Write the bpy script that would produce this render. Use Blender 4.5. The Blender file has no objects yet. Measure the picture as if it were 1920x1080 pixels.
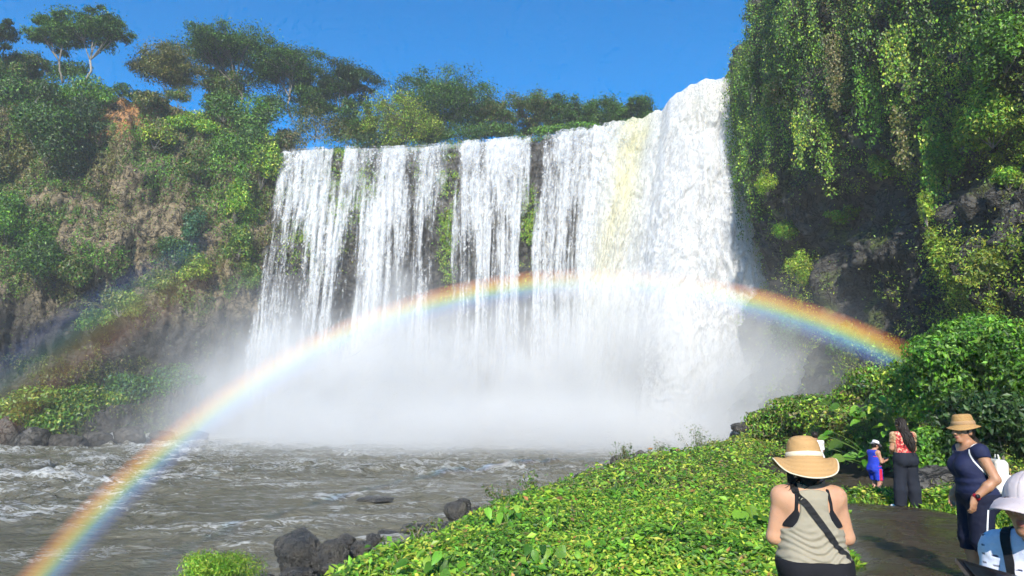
import bpy, math, random
import numpy as np
from mathutils import Vector, Matrix
R = math.radians
rng = np.random.default_rng(7)
SC = bpy.context.scene
COL = SC.collection
CAMZ = 1.65
F = 1250.0
PITCH = math.atan(235 / F)
CP, SP = math.cos(PITCH), math.sin(PITCH)
RIVER = -1.35

def at(px, py, D):
    v = 540 - py
    d = np.array([px - 960, F * CP - v * SP, F * SP + v * CP])
    return np.array([0, 0, CAMZ]) + d * (D / d[1])

def atz(px, py, z):
    v = 540 - py
    d = np.array([px - 960, F * CP - v * SP, F * SP + v * CP])
    return np.array([0, 0, CAMZ]) + d * ((z - CAMZ) / d[2])

# ------------------------------------------------------------------ noise
_pr = np.random.default_rng(11)
_PERM = np.concatenate([_pr.permutation(512)] * 3).astype(np.int32)
_G3 = _pr.normal(size=(512, 3)); _G3 /= np.linalg.norm(_G3, axis=1)[:, None]

def pn3(x, y, z, seed=0):
    x, y, z = np.broadcast_arrays(np.asarray(x, float) + seed * 17.31, np.asarray(y, float) + seed * 5.7, np.asarray(z, float))
    xi, yi, zi = np.floor(x).astype(int), np.floor(y).astype(int), np.floor(z).astype(int)
    fx, fy, fz = x - xi, y - yi, z - zi
    u, v, w = [f * f * f * (f * (f * 6 - 15) + 10) for f in (fx, fy, fz)]
    xi &= 511; yi &= 511; zi &= 511
    out = 0
    for dx in (0, 1):
        a = _PERM[xi + dx]
        for dy in (0, 1):
            b = _PERM[(a + yi + dy) & 511]
            for dz in (0, 1):
                g = _G3[_PERM[(b + zi + dz) & 511]]
                d = g[..., 0] * (fx - dx) + g[..., 1] * (fy - dy) + g[..., 2] * (fz - dz)
                wt = (u if dx else 1 - u) * (v if dy else 1 - v) * (w if dz else 1 - w)
                out = out + d * wt
    return out * 1.6

def fbm(x, y, z=0.0, oct=4, seed=0, gain=.5):
    x, y, z = np.asarray(x, float), np.asarray(y, float), np.asarray(z, float)
    s, a, f = 0, 1, 1
    for i in range(oct):
        s = s + a * pn3(x * f, y * f, z * f, seed + i * 3); a *= gain; f *= 2.03
    return s

def sstep(a, b, x):
    t = np.clip((x - a) / (b - a), 0, 1)
    return t * t * (3 - 2 * t)

def unit(v):
    return v / np.maximum(np.linalg.norm(v, axis=-1, keepdims=True), 1e-9)

# ------------------------------------------------------------------ objects
def tag(o, label=None, cat=None, group=None, kind=None):
    for k, v in (('label', label), ('category', cat), ('group', group), ('kind', kind)):
        if v: o[k] = v
    return o

def empty(name, loc, label=None, cat=None, group=None):
    o = bpy.data.objects.new(name, None); COL.objects.link(o)
    o.location = Vector(loc); o.empty_display_size = .2
    return tag(o, label, cat, group)

def mesh(name, V, Fc, mat=None, parent=None, tint=None, smooth=True, world=True, attrs=None, mats=None, midx=None):
    """V (n,3) in world space; Fc: (m,k) array or list of such arrays"""
    V = np.asarray(V, np.float32)
    if not isinstance(Fc, (list, tuple)): Fc = [Fc]
    Fc = [np.asarray(f, np.int32) for f in Fc if len(f)]
    if parent is not None and world:
        V = V - np.array(parent.location, np.float32)
    me = bpy.data.meshes.new(name)
    me.vertices.add(len(V)); me.vertices.foreach_set('co', V.ravel())
    nl = sum(f.size for f in Fc); npoly = sum(len(f) for f in Fc)
    me.loops.add(nl); me.loops.foreach_set('vertex_index', np.concatenate([f.ravel() for f in Fc]))
    me.polygons.add(npoly)
    tot = np.concatenate([np.full(len(f), f.shape[1], np.int32) for f in Fc])
    st = np.concatenate([[0], np.cumsum(tot)[:-1]]).astype(np.int32)
    me.polygons.foreach_set('loop_start', st); me.polygons.foreach_set('loop_total', tot)
    me.polygons.foreach_set('use_smooth', np.full(npoly, bool(smooth)))
    if tint is not None:
        a = me.attributes.new('tint', 'FLOAT_COLOR', 'POINT')
        t = np.ones((len(V), 4), np.float32); t[:, :3] = tint
        a.data.foreach_set('color', t.ravel())
    for k, arr in (attrs or {}).items():
        a = me.attributes.new(k, 'FLOAT', 'POINT'); a.data.foreach_set('value', np.asarray(arr, np.float32).ravel())
    for m in (mats or ([mat] if mat else [])): me.materials.append(m)
    if midx is not None: me.polygons.foreach_set('material_index', np.asarray(midx, np.int32))
    me.update(calc_edges=True); me.validate()
    o = bpy.data.objects.new(name, me); COL.objects.link(o)
    if parent is not None: o.parent = parent
    return o

def gridf(nu, nv, wrap=False):
    i = np.arange(nu if wrap else nu - 1); j = np.arange(nv - 1)
    I, J = np.meshgrid(i, j, indexing='ij'); I2 = (I + 1) % nu
    return np.stack([I * nv + J, I2 * nv + J, I2 * nv + J + 1, I * nv + J + 1], -1).reshape(-1, 4)

def tube_arrays(pts, rad, n=7, cap=True):
    pts = np.asarray(pts, float); rad = np.broadcast_to(np.asarray(rad, float), (len(pts),))
    tan = unit(np.gradient(pts, axis=0))
    ref = np.array([0, 0, 1.]) if abs(tan[0, 2]) < .9 else np.array([1., 0, 0])
    a = unit(np.cross(tan, ref)); b = np.cross(tan, a)
    th = np.arange(n) / n * 2 * np.pi
    V = pts[:, None] + rad[:, None, None] * (a[:, None] * np.cos(th)[None, :, None] + b[:, None] * np.sin(th)[None, :, None])
    m = len(pts)
    i, j = np.meshgrid(np.arange(m - 1), np.arange(n), indexing='ij')
    Q = np.stack([i * n + j, i * n + (j + 1) % n, (i + 1) * n + (j + 1) % n, (i + 1) * n + j], -1).reshape(-1, 4)
    V = V.reshape(-1, 3)
    if cap:
        V = np.vstack([V, pts[:1], pts[-1:]]); c0, c1 = m * n, m * n + 1
        k = np.arange(n)
        T = np.vstack([np.stack([np.full(n, c0), (k + 1) % n, k, k], 1)[:, :3], np.stack([np.full(n, c1), (m - 1) * n + k, (m - 1) * n + (k + 1) % n], 1)])
        return V, [Q, T]
    return V, [Q]

def merge(parts):
    """parts: list of (V, [faces...]) -> V, [quads, tris]"""
    Vs, by, off = [], {}, 0
    for V, fs in parts:
        Vs.append(V)
        for f in (fs if isinstance(fs, (list, tuple)) else [fs]):
            if len(f): by.setdefault(f.shape[1], []).append(f + off)
        off += len(V)
    return np.vstack(Vs), [np.vstack(x) for x in by.values()]

# ------------------------------------------------------------------ leaves
def leaf_arrays(P, A, N, L, W, fold=.25, droop=.15):
    """P base points, A long axis, N leaf normal (both unit), L length, W width"""
    n = len(P); A = unit(A); S = unit(np.cross(A, N)); N = unit(np.cross(S, A))
    L = np.broadcast_to(L, (n,))[:, None]; W = np.broadcast_to(W, (n,))[:, None]
    M = P + A * L * .45 - N * W * fold
    T = P + A * L - N * L * droop
    Lf = P + A * L * .42 + S * W * .5
    Rt = P + A * L * .42 - S * W * .5
    V = np.stack([P, Rt, T, Lf, M], 1).reshape(-1, 3)
    k = np.arange(n)[:, None] * 5
    Q = np.concatenate([k + np.array([[0, 1, 2, 4]]), k + np.array([[0, 4, 2, 3]])], 0)
    return V, Q

def rand_unit(n, r=rng):
    return unit(r.normal(size=(n, 3)))

def palette(cols, n, r=rng, jit=.25, w=None):
    cols = np.asarray(cols, float)
    i = r.choice(len(cols), n, p=w); c = cols[i]
    c = c * (1 + jit * r.normal(size=(n, 1))).clip(.35, 2.) * (1 + .08 * r.normal(size=(n, 3)))
    return (c * 1.2).clip(.004, .9)

def leaf_cloud(P, N, size, cols, r=rng, aspect=.5, up=.35, spread=.9, jit=.25, w=None, tintscale=None):
    n = len(P)
    nn = unit(N + spread * rand_unit(n, r) + np.array([0, 0, up]))
    A = unit(np.cross(nn, rand_unit(n, r)) + np.array([0, 0, -.35]))
    L = size * r.uniform(.6, 1.35, n)
    V, Q = leaf_arrays(P, A, nn, L, L * aspect)
    c = palette(cols, n, r, jit, w)
    if tintscale is not None: c = c * tintscale[:, None]
    return V, Q, np.repeat(c, 5, 0)

# ------------------------------------------------------------------ node helpers
class NT:
    def __init__(s, name):
        s.m = bpy.data.materials.new(name); s.m.use_nodes = True
        s.t = s.m.node_tree; s.t.nodes.clear(); s.out = s.t.nodes.new('ShaderNodeOutputMaterial')
    def n(s, typ, ins=None, **kw):
        nd = s.t.nodes.new('ShaderNode' + typ)
        for k, v in kw.items(): setattr(nd, k, v)
        for k, v in (ins or {}).items():
            sk = nd.inputs[k]
            if hasattr(v, 'is_output'): s.t.links.new(v, sk)
            else:
                if isinstance(v, (tuple, list)) and len(v) == 3 and sk.type == 'RGBA': v = (*v, 1)
                sk.default_value = v
        return nd
    def link(s, a, b): s.t.links.new(a, b)
    def math(s, op, a, b=0.0, c=0.0, clamp=False):
        return s.n('Math', {0: a, 1: b, 2: c}, operation=op, use_clamp=clamp).outputs[0]
    def mix(s, f, a, b, blend='MIX'):
        nd = s.n('Mix', data_type='RGBA', blend_type=blend)
        for sk, v in ((nd.inputs[0], f), (nd.inputs[6], a), (nd.inputs[7], b)):
            if hasattr(v, 'is_output'): s.t.links.new(v, sk)
            else: sk.default_value = (*v, 1) if isinstance(v, (tuple, list)) and len(v) == 3 else v
        return nd.outputs[2]
    def noise(s, vec, scale, detail=4, rough=.55, dist=0.0):
        return s.n('TexNoise', {'Vector': vec, 'Scale': scale, 'Detail': detail, 'Roughness': rough, 'Distortion': dist}).outputs['Fac']
    def ramp(s, f, a, b, smooth=True):
        nd = s.n('MapRange', {'Value': f, 'From Min': a, 'From Max': b}, interpolation_type='SMOOTHSTEP' if smooth else 'LINEAR')
        return nd.outputs[0]
    def cramp(s, f, stops):
        nd = s.n('ValToRGB', {'Fac': f}); e = nd.color_ramp.elements
        while len(e) > 1: e.remove(e[-1])
        e[0].position, e[0].color = stops[0][0], (*stops[0][1], 1)
        for p, c in stops[1:]:
            x = e.new(p); x.color = (*c, 1)
        return nd.outputs[0]
    def obj(s): return s.n('TexCoord').outputs['Object']
    def pos(s): return s.n('NewGeometry').outputs['Position']
    def scale(s, vec, sc, rot=None):
        return s.n('Mapping', {'Vector': vec, 'Scale': sc, **({'Rotation': rot} if rot else {})}).outputs[0]
    def attr(s, name, out='Color'): return s.n('Attribute', attribute_name=name).outputs[out]
    def bump(s, h, strength=.5, dist=.05): return s.n('Bump', {'Height': h, 'Strength': strength, 'Distance': dist}).outputs[0]
    def bsdf(s, color, rough=.6, normal=None, spec=.4, **extra):
        ins = {'Base Color': color, 'Roughness': rough, 'Specular IOR Level': spec}
        if normal is not None: ins['Normal'] = normal
        ins.update(extra)
        return s.n('BsdfPrincipled', ins).outputs[0]
    def surf(s, sh): s.link(sh, s.out.inputs['Surface']); return s.m

def mat_simple(name, col, rough=.7, nscale=30, var=.15, bump=.2, spec=.3, dist=.004):
    t = NT(name); v = t.obj()
    f = t.noise(v, nscale, 5)
    c = t.mix(f, tuple(x * (1 - var) for x in col), tuple(min(1, x * (1 + var)) for x in col))
    return t.surf(t.bsdf(c, rough, t.bump(t.noise(v, nscale * 3, 3), bump, dist), spec))

def mat_tint(name, rough=.75, bump=.2, nscale=60, spec=.25, dist=.004):
    t = NT(name); v = t.obj(); f = t.noise(v, nscale, 4)
    c = t.mix(1.0, t.attr('tint'), t.mix(f, (.8, .8, .8), (1.15, 1.15, 1.15)), 'MULTIPLY')
    return t.surf(t.bsdf(c, rough, t.bump(f, bump, dist), spec))

def mat_leaf(name, transl=.3, rough=.42, spec=.4, sat=1.0):
    t = NT(name); c = t.attr('tint')
    p = t.bsdf(c, rough, None, spec)
    tc = t.mix(1.0, c, (1.5, 1.6, .5), 'MULTIPLY')
    tr = t.n('BsdfTranslucent', {'Color': tc}).outputs[0]
    return t.surf(t.n('MixShader', {0: transl, 1: p, 2: tr}).outputs[0])

M = {}
M['leaf'] = mat_leaf('foliage')
M['leaf_gloss'] = mat_leaf('glossy_foliage', .3, .44, .35)
M['grass'] = mat_leaf('grass_blades', .35, .5, .3)

def bark():
    t = NT('bark'); v = t.obj()
    f = t.noise(t.scale(v, (3, 3, .6)), 2.5, 6)
    return t.surf(t.bsdf(t.mix(f, (.12, .10, .08), (.42, .39, .34)), .85, t.bump(f, .5, .03), .2))
M['bark'] = bark()

def rock_mat(name, dry=(.30, .235, .155), wet=(.055, .05, .043), zlo=None, zhi=None, moss=.45, gloss=False, sc=1.0, orange=False):
    t = NT(name); v = t.pos()
    w = t.n('VectorMath', {0: v, 1: t.n('VectorMath', {0: t.n('TexNoise', {'Vector': v, 'Scale': .35 * sc, 'Detail': 3}).outputs['Color'], 3: 2.2 / sc}, operation='SCALE').outputs[0]}, operation='ADD').outputs[0]
    big = t.noise(w, .12 * sc, 6, .6); fine = t.noise(w, 1.3 * sc, 8, .65)
    rd = t.math('ABSOLUTE', t.math('SUBTRACT', t.noise(t.scale(w, (1, 1, .6)), .5 * sc, 5, .6, 1.2), .5))
    rd2 = t.math('ABSOLUTE', t.math('SUBTRACT', t.noise(t.scale(w, (.7, .7, 1.5)), 1.1 * sc, 4, .6, .8), .5))
    crack = t.math('MULTIPLY', t.ramp(rd, .0, .035), t.ramp(rd2, -.01, .03))
    bv = t.n('SeparateColor', {0: t.n('TexVoronoi', {'Vector': t.scale(w, (1, 1, .7)), 'Scale': .7 * sc, 'Randomness': 1.0}, feature='SMOOTH_F1').outputs['Color']}).outputs[0]
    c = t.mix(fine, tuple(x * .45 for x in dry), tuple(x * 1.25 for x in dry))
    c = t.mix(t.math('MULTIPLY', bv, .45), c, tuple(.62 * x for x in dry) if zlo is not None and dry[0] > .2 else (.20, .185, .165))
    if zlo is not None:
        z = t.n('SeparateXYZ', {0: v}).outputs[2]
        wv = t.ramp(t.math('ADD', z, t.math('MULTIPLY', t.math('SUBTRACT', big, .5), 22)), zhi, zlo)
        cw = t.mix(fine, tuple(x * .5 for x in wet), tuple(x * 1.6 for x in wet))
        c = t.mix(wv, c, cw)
        if orange:
            ox = t.n('SeparateXYZ', {0: w}).outputs[0]
            oz = t.math('MULTIPLY', t.math('MULTIPLY', t.ramp(z, 37.5, 40), t.ramp(t.noise(v, .3, 4), .36, .5)), t.math('MULTIPLY', t.ramp(ox, -64, -60), t.ramp(ox, -48, -51)))
            c = t.mix(oz, c, t.mix(fine, (.24, .11, .04), (.52, .27, .11)))
    if moss > 0:
        mm = t.math('MULTIPLY', t.ramp(t.noise(w, .3 * sc, 7, .65), 1 - moss - .02, 1 - moss + .14), 1.0)
        c = t.mix(mm, c, t.mix(fine, (.03, .05, .01), (.15, .19, .03)))
    if not gloss: c = t.mix(crack, tuple(x * .35 for x in wet), c)
    h = t.math('ADD', t.math('MULTIPLY', crack, .1 if gloss else .35), t.math('ADD', fine, t.math('MULTIPLY', t.noise(w, 6 * sc, 5), .8 if gloss else .3)))
    rg = .34 if gloss else .78
    return t.surf(t.bsdf(c, rg, t.bump(h, .9, (.12 if gloss else .35) / sc), (.55 if gloss else .25)))
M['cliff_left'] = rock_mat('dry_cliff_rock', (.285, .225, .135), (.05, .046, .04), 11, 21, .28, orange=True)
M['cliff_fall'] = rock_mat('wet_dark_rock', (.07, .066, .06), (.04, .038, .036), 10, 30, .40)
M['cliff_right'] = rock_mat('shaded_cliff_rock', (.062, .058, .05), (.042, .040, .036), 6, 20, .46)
def boulder_mat():
    t = NT('wet_boulder'); v = t.pos(); n = t.noise(v, 3.0, 7, .65); p = t.noise(v, 17, 5, .7); q = t.noise(v, 55, 3)
    c = t.cramp(n, [(.3, (.012, .011, .009)), (.5, (.034, .029, .021)), (.62, (.07, .058, .038)), (.75, (.05, .052, .03))])
    h = t.math('ADD', t.math('MULTIPLY', n, 1.6), t.math('ADD', p, t.math('MULTIPLY', q, .35)))
    rg = t.n('MapRange', {'Value': p, 'From Min': .3, 'From Max': .7, 'To Min': .12, 'To Max': .5}).outputs[0]
    return t.surf(t.bsdf(c, rg, t.bump(h, 1.0, .06), 1.0))
M['boulder'] = boulder_mat()
M['stone'] = rock_mat('grey_boulder', (.085, .076, .064), (.035, .034, .03), None, None, .25, False, 2.2)
# ================================================================== camera, light, sky
cam = bpy.data.cameras.new('camera'); co = bpy.data.objects.new('camera', cam); COL.objects.link(co)
cam.sensor_width = 36; cam.lens = F / 1920 * 36; cam.clip_start = .05; cam.clip_end = 4000
co.location = (0, 0, CAMZ); co.rotation_euler = (math.pi / 2 + PITCH, 0, 0)
SC.camera = co
SUN_EL, SUN_AZ = R(30.8), R(6.0)      # the antisolar direction lies 6 degrees right of forward
AX = np.array([math.sin(SUN_AZ) * math.cos(SUN_EL), math.cos(SUN_AZ) * math.cos(SUN_EL), -math.sin(SUN_EL)])
sl = bpy.data.lights.new('sun', 'SUN'); so = bpy.data.objects.new('sun', sl); COL.objects.link(so)
sl.energy = 5.0; sl.angle = R(.5); sl.color = (1, .95, .86)
so.rotation_euler = Vector(AX).to_track_quat('-Z', 'Y').to_euler(); so.location = (0, 0, 80)
w = bpy.data.worlds.new('World'); SC.world = w; w.use_nodes = True
nt = w.node_tree; bg = nt.nodes['Background']
sk = nt.nodes.new('ShaderNodeTexSky'); sk.sky_type = 'NISHITA'; sk.sun_disc = False
sk.sun_elevation = SUN_EL; sk.sun_rotation = math.pi + SUN_AZ
sk.altitude = 900; sk.air_density = 1.0; sk.dust_density = .15; sk.ozone_density = 3.2
hs = nt.nodes.new('ShaderNodeHueSaturation'); hs.inputs['Saturation'].default_value = 2.2; hs.inputs['Value'].default_value = 1.08
nt.links.new(sk.outputs[0], hs.inputs['Color']); nt.links.new(hs.outputs[0], bg.inputs[0])
bg.inputs[1].default_value = .14
SC.view_settings.view_transform = 'Standard'; SC.view_settings.look = 'None'
SC.view_settings.exposure = 0.66; SC.view_settings.gamma = 1
SC.render.engine = 'CYCLES'
cy = SC.cycles
cy.use_denoising = True; cy.max_bounces = 8; cy.diffuse_bounces = 3; cy.glossy_bounces = 2; cy.transmission_bounces = 3
cy.transparent_max_bounces = 24; cy.volume_bounces = 3; cy.caustics_reflective = False; cy.caustics_refractive = False
cy.sample_clamp_indirect = 4; cy.use_adaptive_sampling = True; cy.adaptive_threshold = .035; cy.adaptive_min_samples = 12

# ================================================================== terrain on the near side
_CY = np.array([-30, -5, 3, 6.5, 8.7, 14.4, 24, 29, 34, 45, 60, 80, 120])
_CX = np.array([-14, -6.6, -3.5, -2.2, -1.4, .55, 4.4, 7.6, 10.6, 16.5, 24, 27, 28])
def bank_d(X, Y):
    return (X - np.interp(Y, _CY, _CX)) * .86
_SY = np.array([-30, 2.5, 6.5, 11, 13.2])
_SX = np.array([-.4, 1.15, 2.95, 5.3, 6.1])
def sand_mask(X, Y):
    w1 = .35 * pn3(X * .7, Y * .7, 3.)
    l = X - np.interp(Y, _SY, _SX) + w1
    far = 13.2 - 1.1 * np.clip(X - 6.6, 0, 2) - Y + .5 * w1
    r = np.interp(Y, [-10, 3, 6.75, 8.8, 10.7, 13.5], [6.5, 5.4, 5.8, 6.5, 7.4, 8.2]) - X + w1
    return np.minimum(np.minimum(l, far), r)
def ground_z(X, Y):
    X = np.asarray(X, float); Y = np.asarray(Y, float)
    d = bank_d(X, Y)
    land = -.12 + .12 * sstep(-.6, .6, sand_mask(X, Y))
    dip = sstep(13.4, 16, Y) * sstep(3.5, 7, X - np.interp(Y, _CY, _CX)) 
    land = land - .62 * dip
    land = land + 1.0 * sstep(23, 38, Y) * sstep(1, 9, d) + .8 * sstep(9, 20, X) * sstep(14, 26, Y) + .5 * sstep(10, 16, X)
    land = land + .10 * fbm(X * .35, Y * .35, 1., 3) * sstep(.3, -.8, sand_mask(X, Y))
    land = land - .30 * sstep(9, 3, Y) * sstep(0, -3, sand_mask(X, Y))
    return RIVER - .9 + (land - RIVER + .9) * sstep(-2.6, .5, d)

xs = np.concatenate([np.linspace(-400, -20, 12), np.linspace(-14, 16, 190), np.linspace(17, 60, 50), np.linspace(80, 400, 8)])
ys = np.concatenate([np.linspace(-300, -12, 10), np.linspace(-8, 24, 200), np.linspace(24.4, 90, 110), np.linspace(100, 600, 10)])
X, Y = np.meshgrid(xs, ys, indexing='ij')
Z = ground_z(X, Y)
def soil():
    t = NT('soil'); v = t.pos(); f = t.noise(v, 2.2, 8, .65); g = t.noise(v, 25, 4)
    c = t.mix(f, (.018, .014, .009), (.075, .06, .038))
    mossf = t.ramp(t.noise(v, .8, 5), .52, .66)
    c = t.mix(mossf, c, (.03, .05, .012))
    return t.surf(t.bsdf(c, .9, t.bump(t.math('ADD', f, t.math('MULTIPLY', g, .25)), .8, .08), .2))
M['soil'] = soil()
tag(mesh('ground', np.stack([X, Y, Z], -1).reshape(-1, 3), gridf(len(xs), len(ys)), M['soil']), kind='structure')

def sand():
    t = NT('dark_volcanic_sand'); v = t.pos()
    st = t.noise(t.scale(v, (.5, 5, 1), (0, 0, R(8))), 3.2, 6, .6)
    f = t.noise(v, 1.1, 5); g = t.noise(v, 90, 3)
    c = t.mix(st, (.030, .0225, .015), (.076, .058, .037))
    c = t.mix(t.ramp(f, .35, .75), c, (.055, .043, .029))
    c = t.mix(t.ramp(g, .62, .72), c, (.10, .085, .06))
    peb = t.ramp(t.noise(v, 22, 2), .73, .77)
    c = t.mix(peb, c, (.22, .18, .11))
    h = t.math('ADD', t.math('MULTIPLY', st, 1.0), t.math('ADD', t.math('MULTIPLY', g, .12), t.math('MULTIPLY', f, 1.2)))
    return t.surf(t.bsdf(c, t.ramp(f, .2, 1.1), t.bump(h, .55, .04), .3))
M['sand'] = sand()
xs = np.linspace(-2, 11, 160); ys = np.linspace(-6, 14.4, 230)
X, Y = np.meshgrid(xs, ys, indexing='ij'); sm = sand_mask(X, Y)
Zs = ground_z(X, Y) + .004 + .022 * fbm(X * .9, Y * .9, 2., 4) * sstep(.0, .5, sm) - .12 * sstep(.15, -.35, sm) + .02 * sstep(0, .4, sm)
fq = gridf(len(xs), len(ys)); keep = (sm.ravel()[fq] > -.4).all(1)
tag(mesh('sand_path', np.stack([X, Y, Zs], -1).reshape(-1, 3), fq[keep], M['sand']), kind='structure')

# ================================================================== waterfall surface parameters
LIP = np.array([(495, 305, 96.5), (515, 296, 95.5), (530, 288, 95), (600, 283, 94.3), (665, 281, 93.6), (740, 281, 92.8), (800, 278, 92), (860, 272, 91.3), (920, 268, 90.5),
                (990, 262, 89.8), (1050, 252, 88.8), (1110, 244, 87.6), (1150, 242, 86), (1200, 236, 84.5), (1232, 226, 83), (1250, 207, 81),
                (1275, 189, 79.5), (1305, 176, 78.6), (1340, 171, 78), (1372, 173, 77.5), (1400, 176, 77)])
LIPW = np.array([at(*l) for l in LIP])
def lip(x):
    return np.stack([np.interp(x, LIP[:, 0], LIPW[:, k]) for k in range(3)], -1)
def lean(x):
    return np.interp(x, [500, 900, 1100, 1250, 1300, 1370], [8.0, 7.5, 7.0, 6.4, 6.0, 4.4])
def fall_pos(x, t, off=0.0):
    """x: position along the lip, t: 0 at the lip to 1 at the pool, off: metres in front of the face"""
    L = lip(x); fw = lean(x) * (.22 * np.sqrt(np.clip(t, 0, 1)) + .78 * t) + off
    ang = np.interp(x, [500, 800, 1150, 1250, 1370], [.12, .08, .12, -.02, .02])
    sh = np.interp(x, [900, 1017, 1060, 1120, 1190, 1250, 1300, 1365], [0, -2.3, -3.6, -5.4, -8.0, -6.8, -2.0, 2.2]) * np.clip(t, 0, 1) ** .95
    return np.stack([L[..., 0] + fw * ang + sh, L[..., 1] - fw, L[..., 2] + (RIVER - .5 - L[..., 2]) * t], -1)

# rock behind the water
xv = np.linspace(495, 1400, 420); tv = np.linspace(0, 1, 230)
XX, TT = np.meshgrid(xv, tv, indexing='ij')
tm = lip(XX)[..., 0]; zz = lip(XX)[..., 2] * (1 - TT)
ledge = 0
for k, (amp, fr) in enumerate(((1.5, .16), (.8, .4))):
    ledge = ledge + amp * np.sin((zz * fr + 1.3 * fbm(tm * .09, zz * .03, k, 3)) * 6.28) ** 3 * .5
rockoff = -1.5 + .9 * fbm(tm * .18, zz * .1, 3., 4) + .5 * np.abs(fbm(tm * .55, zz * .12, 5., 4)) + ledge * .5 * sstep(0, .1, TT)
rockoff = np.minimum(rockoff, -.25)
Vr = fall_pos(XX, TT, rockoff)
gap = sum(np.exp(-((xv - c_) / w_) ** 2) for c_, w_ in ((636, 8), (790, 10), (850, 12), (905, 7), (1006, 10), (1034, 12), (700, 9)))
Vr[:, 0, 2] -= 0.1 - .5 * fbm(xv * .08, 1.1, 4., 3) - .85 * gap * (.7 + .6 * fbm(xv * .2, 2.2, 1., 2))
Vr[:, 1:5, 1] -= (.5 * gap)[:, None]
topback = Vr[:, :1] + np.array([0, 60, 1.5]); topmid = Vr[:, :1] + np.array([0, 3., .15])
Vr = np.concatenate([topback, topmid, Vr], 1)
tag(mesh('cliff', Vr.reshape(-1, 3), gridf(420, 232)[:, ::-1], M['cliff_fall']), kind='structure')
ROCKV = Vr[:, 2:]

# ---------------------------------------------------------------- left cliff
LC = np.array([(-150, 60), (-110, 68), (-86, 78), (-72, 84.5), (-60, 88.5), (-50, 92.5), (-42, 95), (-36.5, 96.5), (-34.4, 97.5)], float)
_ls = np.concatenate([[0], np.cumsum(np.linalg.norm(np.diff(LC, axis=0), axis=1))])
_lpx = np.array([-60, -30, 0, 110, 200, 290, 400, 480, 520]); _lpy = np.array([150, 150, 165, 172, 178, 192, 205, 235, 275])
_pp = np.array([(960 + F * x / (y * CP + 40 * SP), y) for x, y in LC])
_ltop = np.array([at(a, np.interp(a, _lpx, _lpy), b)[2] for a, b in _pp])
_lfwd = np.array([20, 20, 16, 13, 11, 10, 9.5, 9, 8.6])
def left_pos(s, h):
    """s metres along the cliff, h 0 foot .. 1 top"""
    px = np.interp(s, _ls, LC[:, 0]); py = np.interp(s, _ls, LC[:, 1]); top = np.interp(s, _ls, _ltop)
    fw = np.interp(s, _ls, _lfwd)
    prof = np.interp(h, [0, .07, .12, .3, .42, .48, .6, .8, .88, 1.0], [1.0, .82, .62, .55, .50, .60, .45, .24, .22, 0.0])
    z = RIVER - .8 + (top - RIVER + .8) * h
    n1 = fbm(s * .07, z * .05, 1., 4, 21); n2 = fbm(s * .25, z * .2, 2., 5, 31)
    col = np.abs(fbm(s * .5, z * .09, 3., 3, 41))
    d = fw * prof + 2.6 * n1 * sstep(0, .15, h) + 1.1 * n2 * sstep(0, .08, h) - 1.1 * col
    d = d + .7 * np.sin(z * .55 + 3 * n1) ** 3
    dx, dy = .47, -.88
    k = sstep(_ls[-1] - 14, _ls[-1] - 1, s); dx = dx * (1 - k); 
    return np.stack([px + d * dx, py + d * dy, z + .6 * n2], -1)
sv = np.linspace(0, _ls[-1], 460); hv = np.linspace(0, 1, 230)
S_, H_ = np.meshgrid(sv, hv, indexing='ij')
Vl = left_pos(S_, H_)
tb = Vl[:, -1:] + np.array([-8, 60, 4.]); tmid = Vl[:, -1:] + np.array([0, 5., .6])
Vl2 = np.concatenate([Vl, tmid, tb], 1)
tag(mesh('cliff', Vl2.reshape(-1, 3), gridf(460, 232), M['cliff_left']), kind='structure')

# ---------------------------------------------------------------- right cliff
RC = np.array([(33, 5), (30.5, 18), (28.6, 30), (28.0, 40), (27.6, 52), (27.4, 64), (27.0, 73), (26.6, 79), (27.5, 84), (30, 100)], float)
_rs = np.concatenate([[0], np.cumsum(np.linalg.norm(np.diff(RC, axis=0), axis=1))])
_rtop = np.array([46, 46, 46, 46, 46, 45, 43.6, 43.0, 42.5, 42])
def right_pos(s, h):
    px = np.interp(s, _rs, RC[:, 0]); py = np.interp(s, _rs, RC[:, 1]); top = np.interp(s, _rs, _rtop)
    z = RIVER - .6 + (top - RIVER + .6) * h
    n1 = fbm(s * .08, z * .06, 7., 4, 51); n2 = fbm(s * .3, z * .22, 8., 5, 61); col = np.abs(fbm(s * .45, z * .12, 9., 3, 71))
    under = sstep(.42, .56, h + .06 * n1)              # the vine covered upper part overhangs
    low = sstep(.30, .02, h) * 4.5
    k = sstep(_rs[-3] - 10, _rs[-3], s)
    d = (2.4 * under + 3.0 * sstep(.40, .32, h + .05 * n1) + low * .6 - 1.2 + 2.2 * n1 + 1.2 * n2 - 1.0 * col) * (1 - .75 * k)
    d = d + .6 * np.sin(z * .7 + 4 * n1) ** 3 * (1 - .6 * k)
    blk = pn3(np.floor(s * .55 + .6 * n1 * 3), np.floor(z * .8 + 2 * n2), 4., 5); d = d + (.7 * blk + .55 * np.abs(fbm(s * 1.1, z * .9, 6., 3, 77)) - .2) * (1 - .6 * k)
    return np.stack([px - d, py - .25 * d * n2, z + .5 * n2], -1)
sv = np.linspace(0, _rs[-1], 520); hv = np.linspace(0, 1, 240)
S_, H_ = np.meshgrid(sv, hv, indexing='ij')
Vr_ = right_pos(S_, H_)
Vr2 = np.concatenate([Vr_, Vr_[:, -1:] + np.array([6, 0, .8]), Vr_[:, -1:] + np.array([70, 0, 4.])], 1)
tag(mesh('cliff', Vr2.reshape(-1, 3), gridf(520, 242)[:, ::-1], M['cliff_right']), kind='structure')

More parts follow.
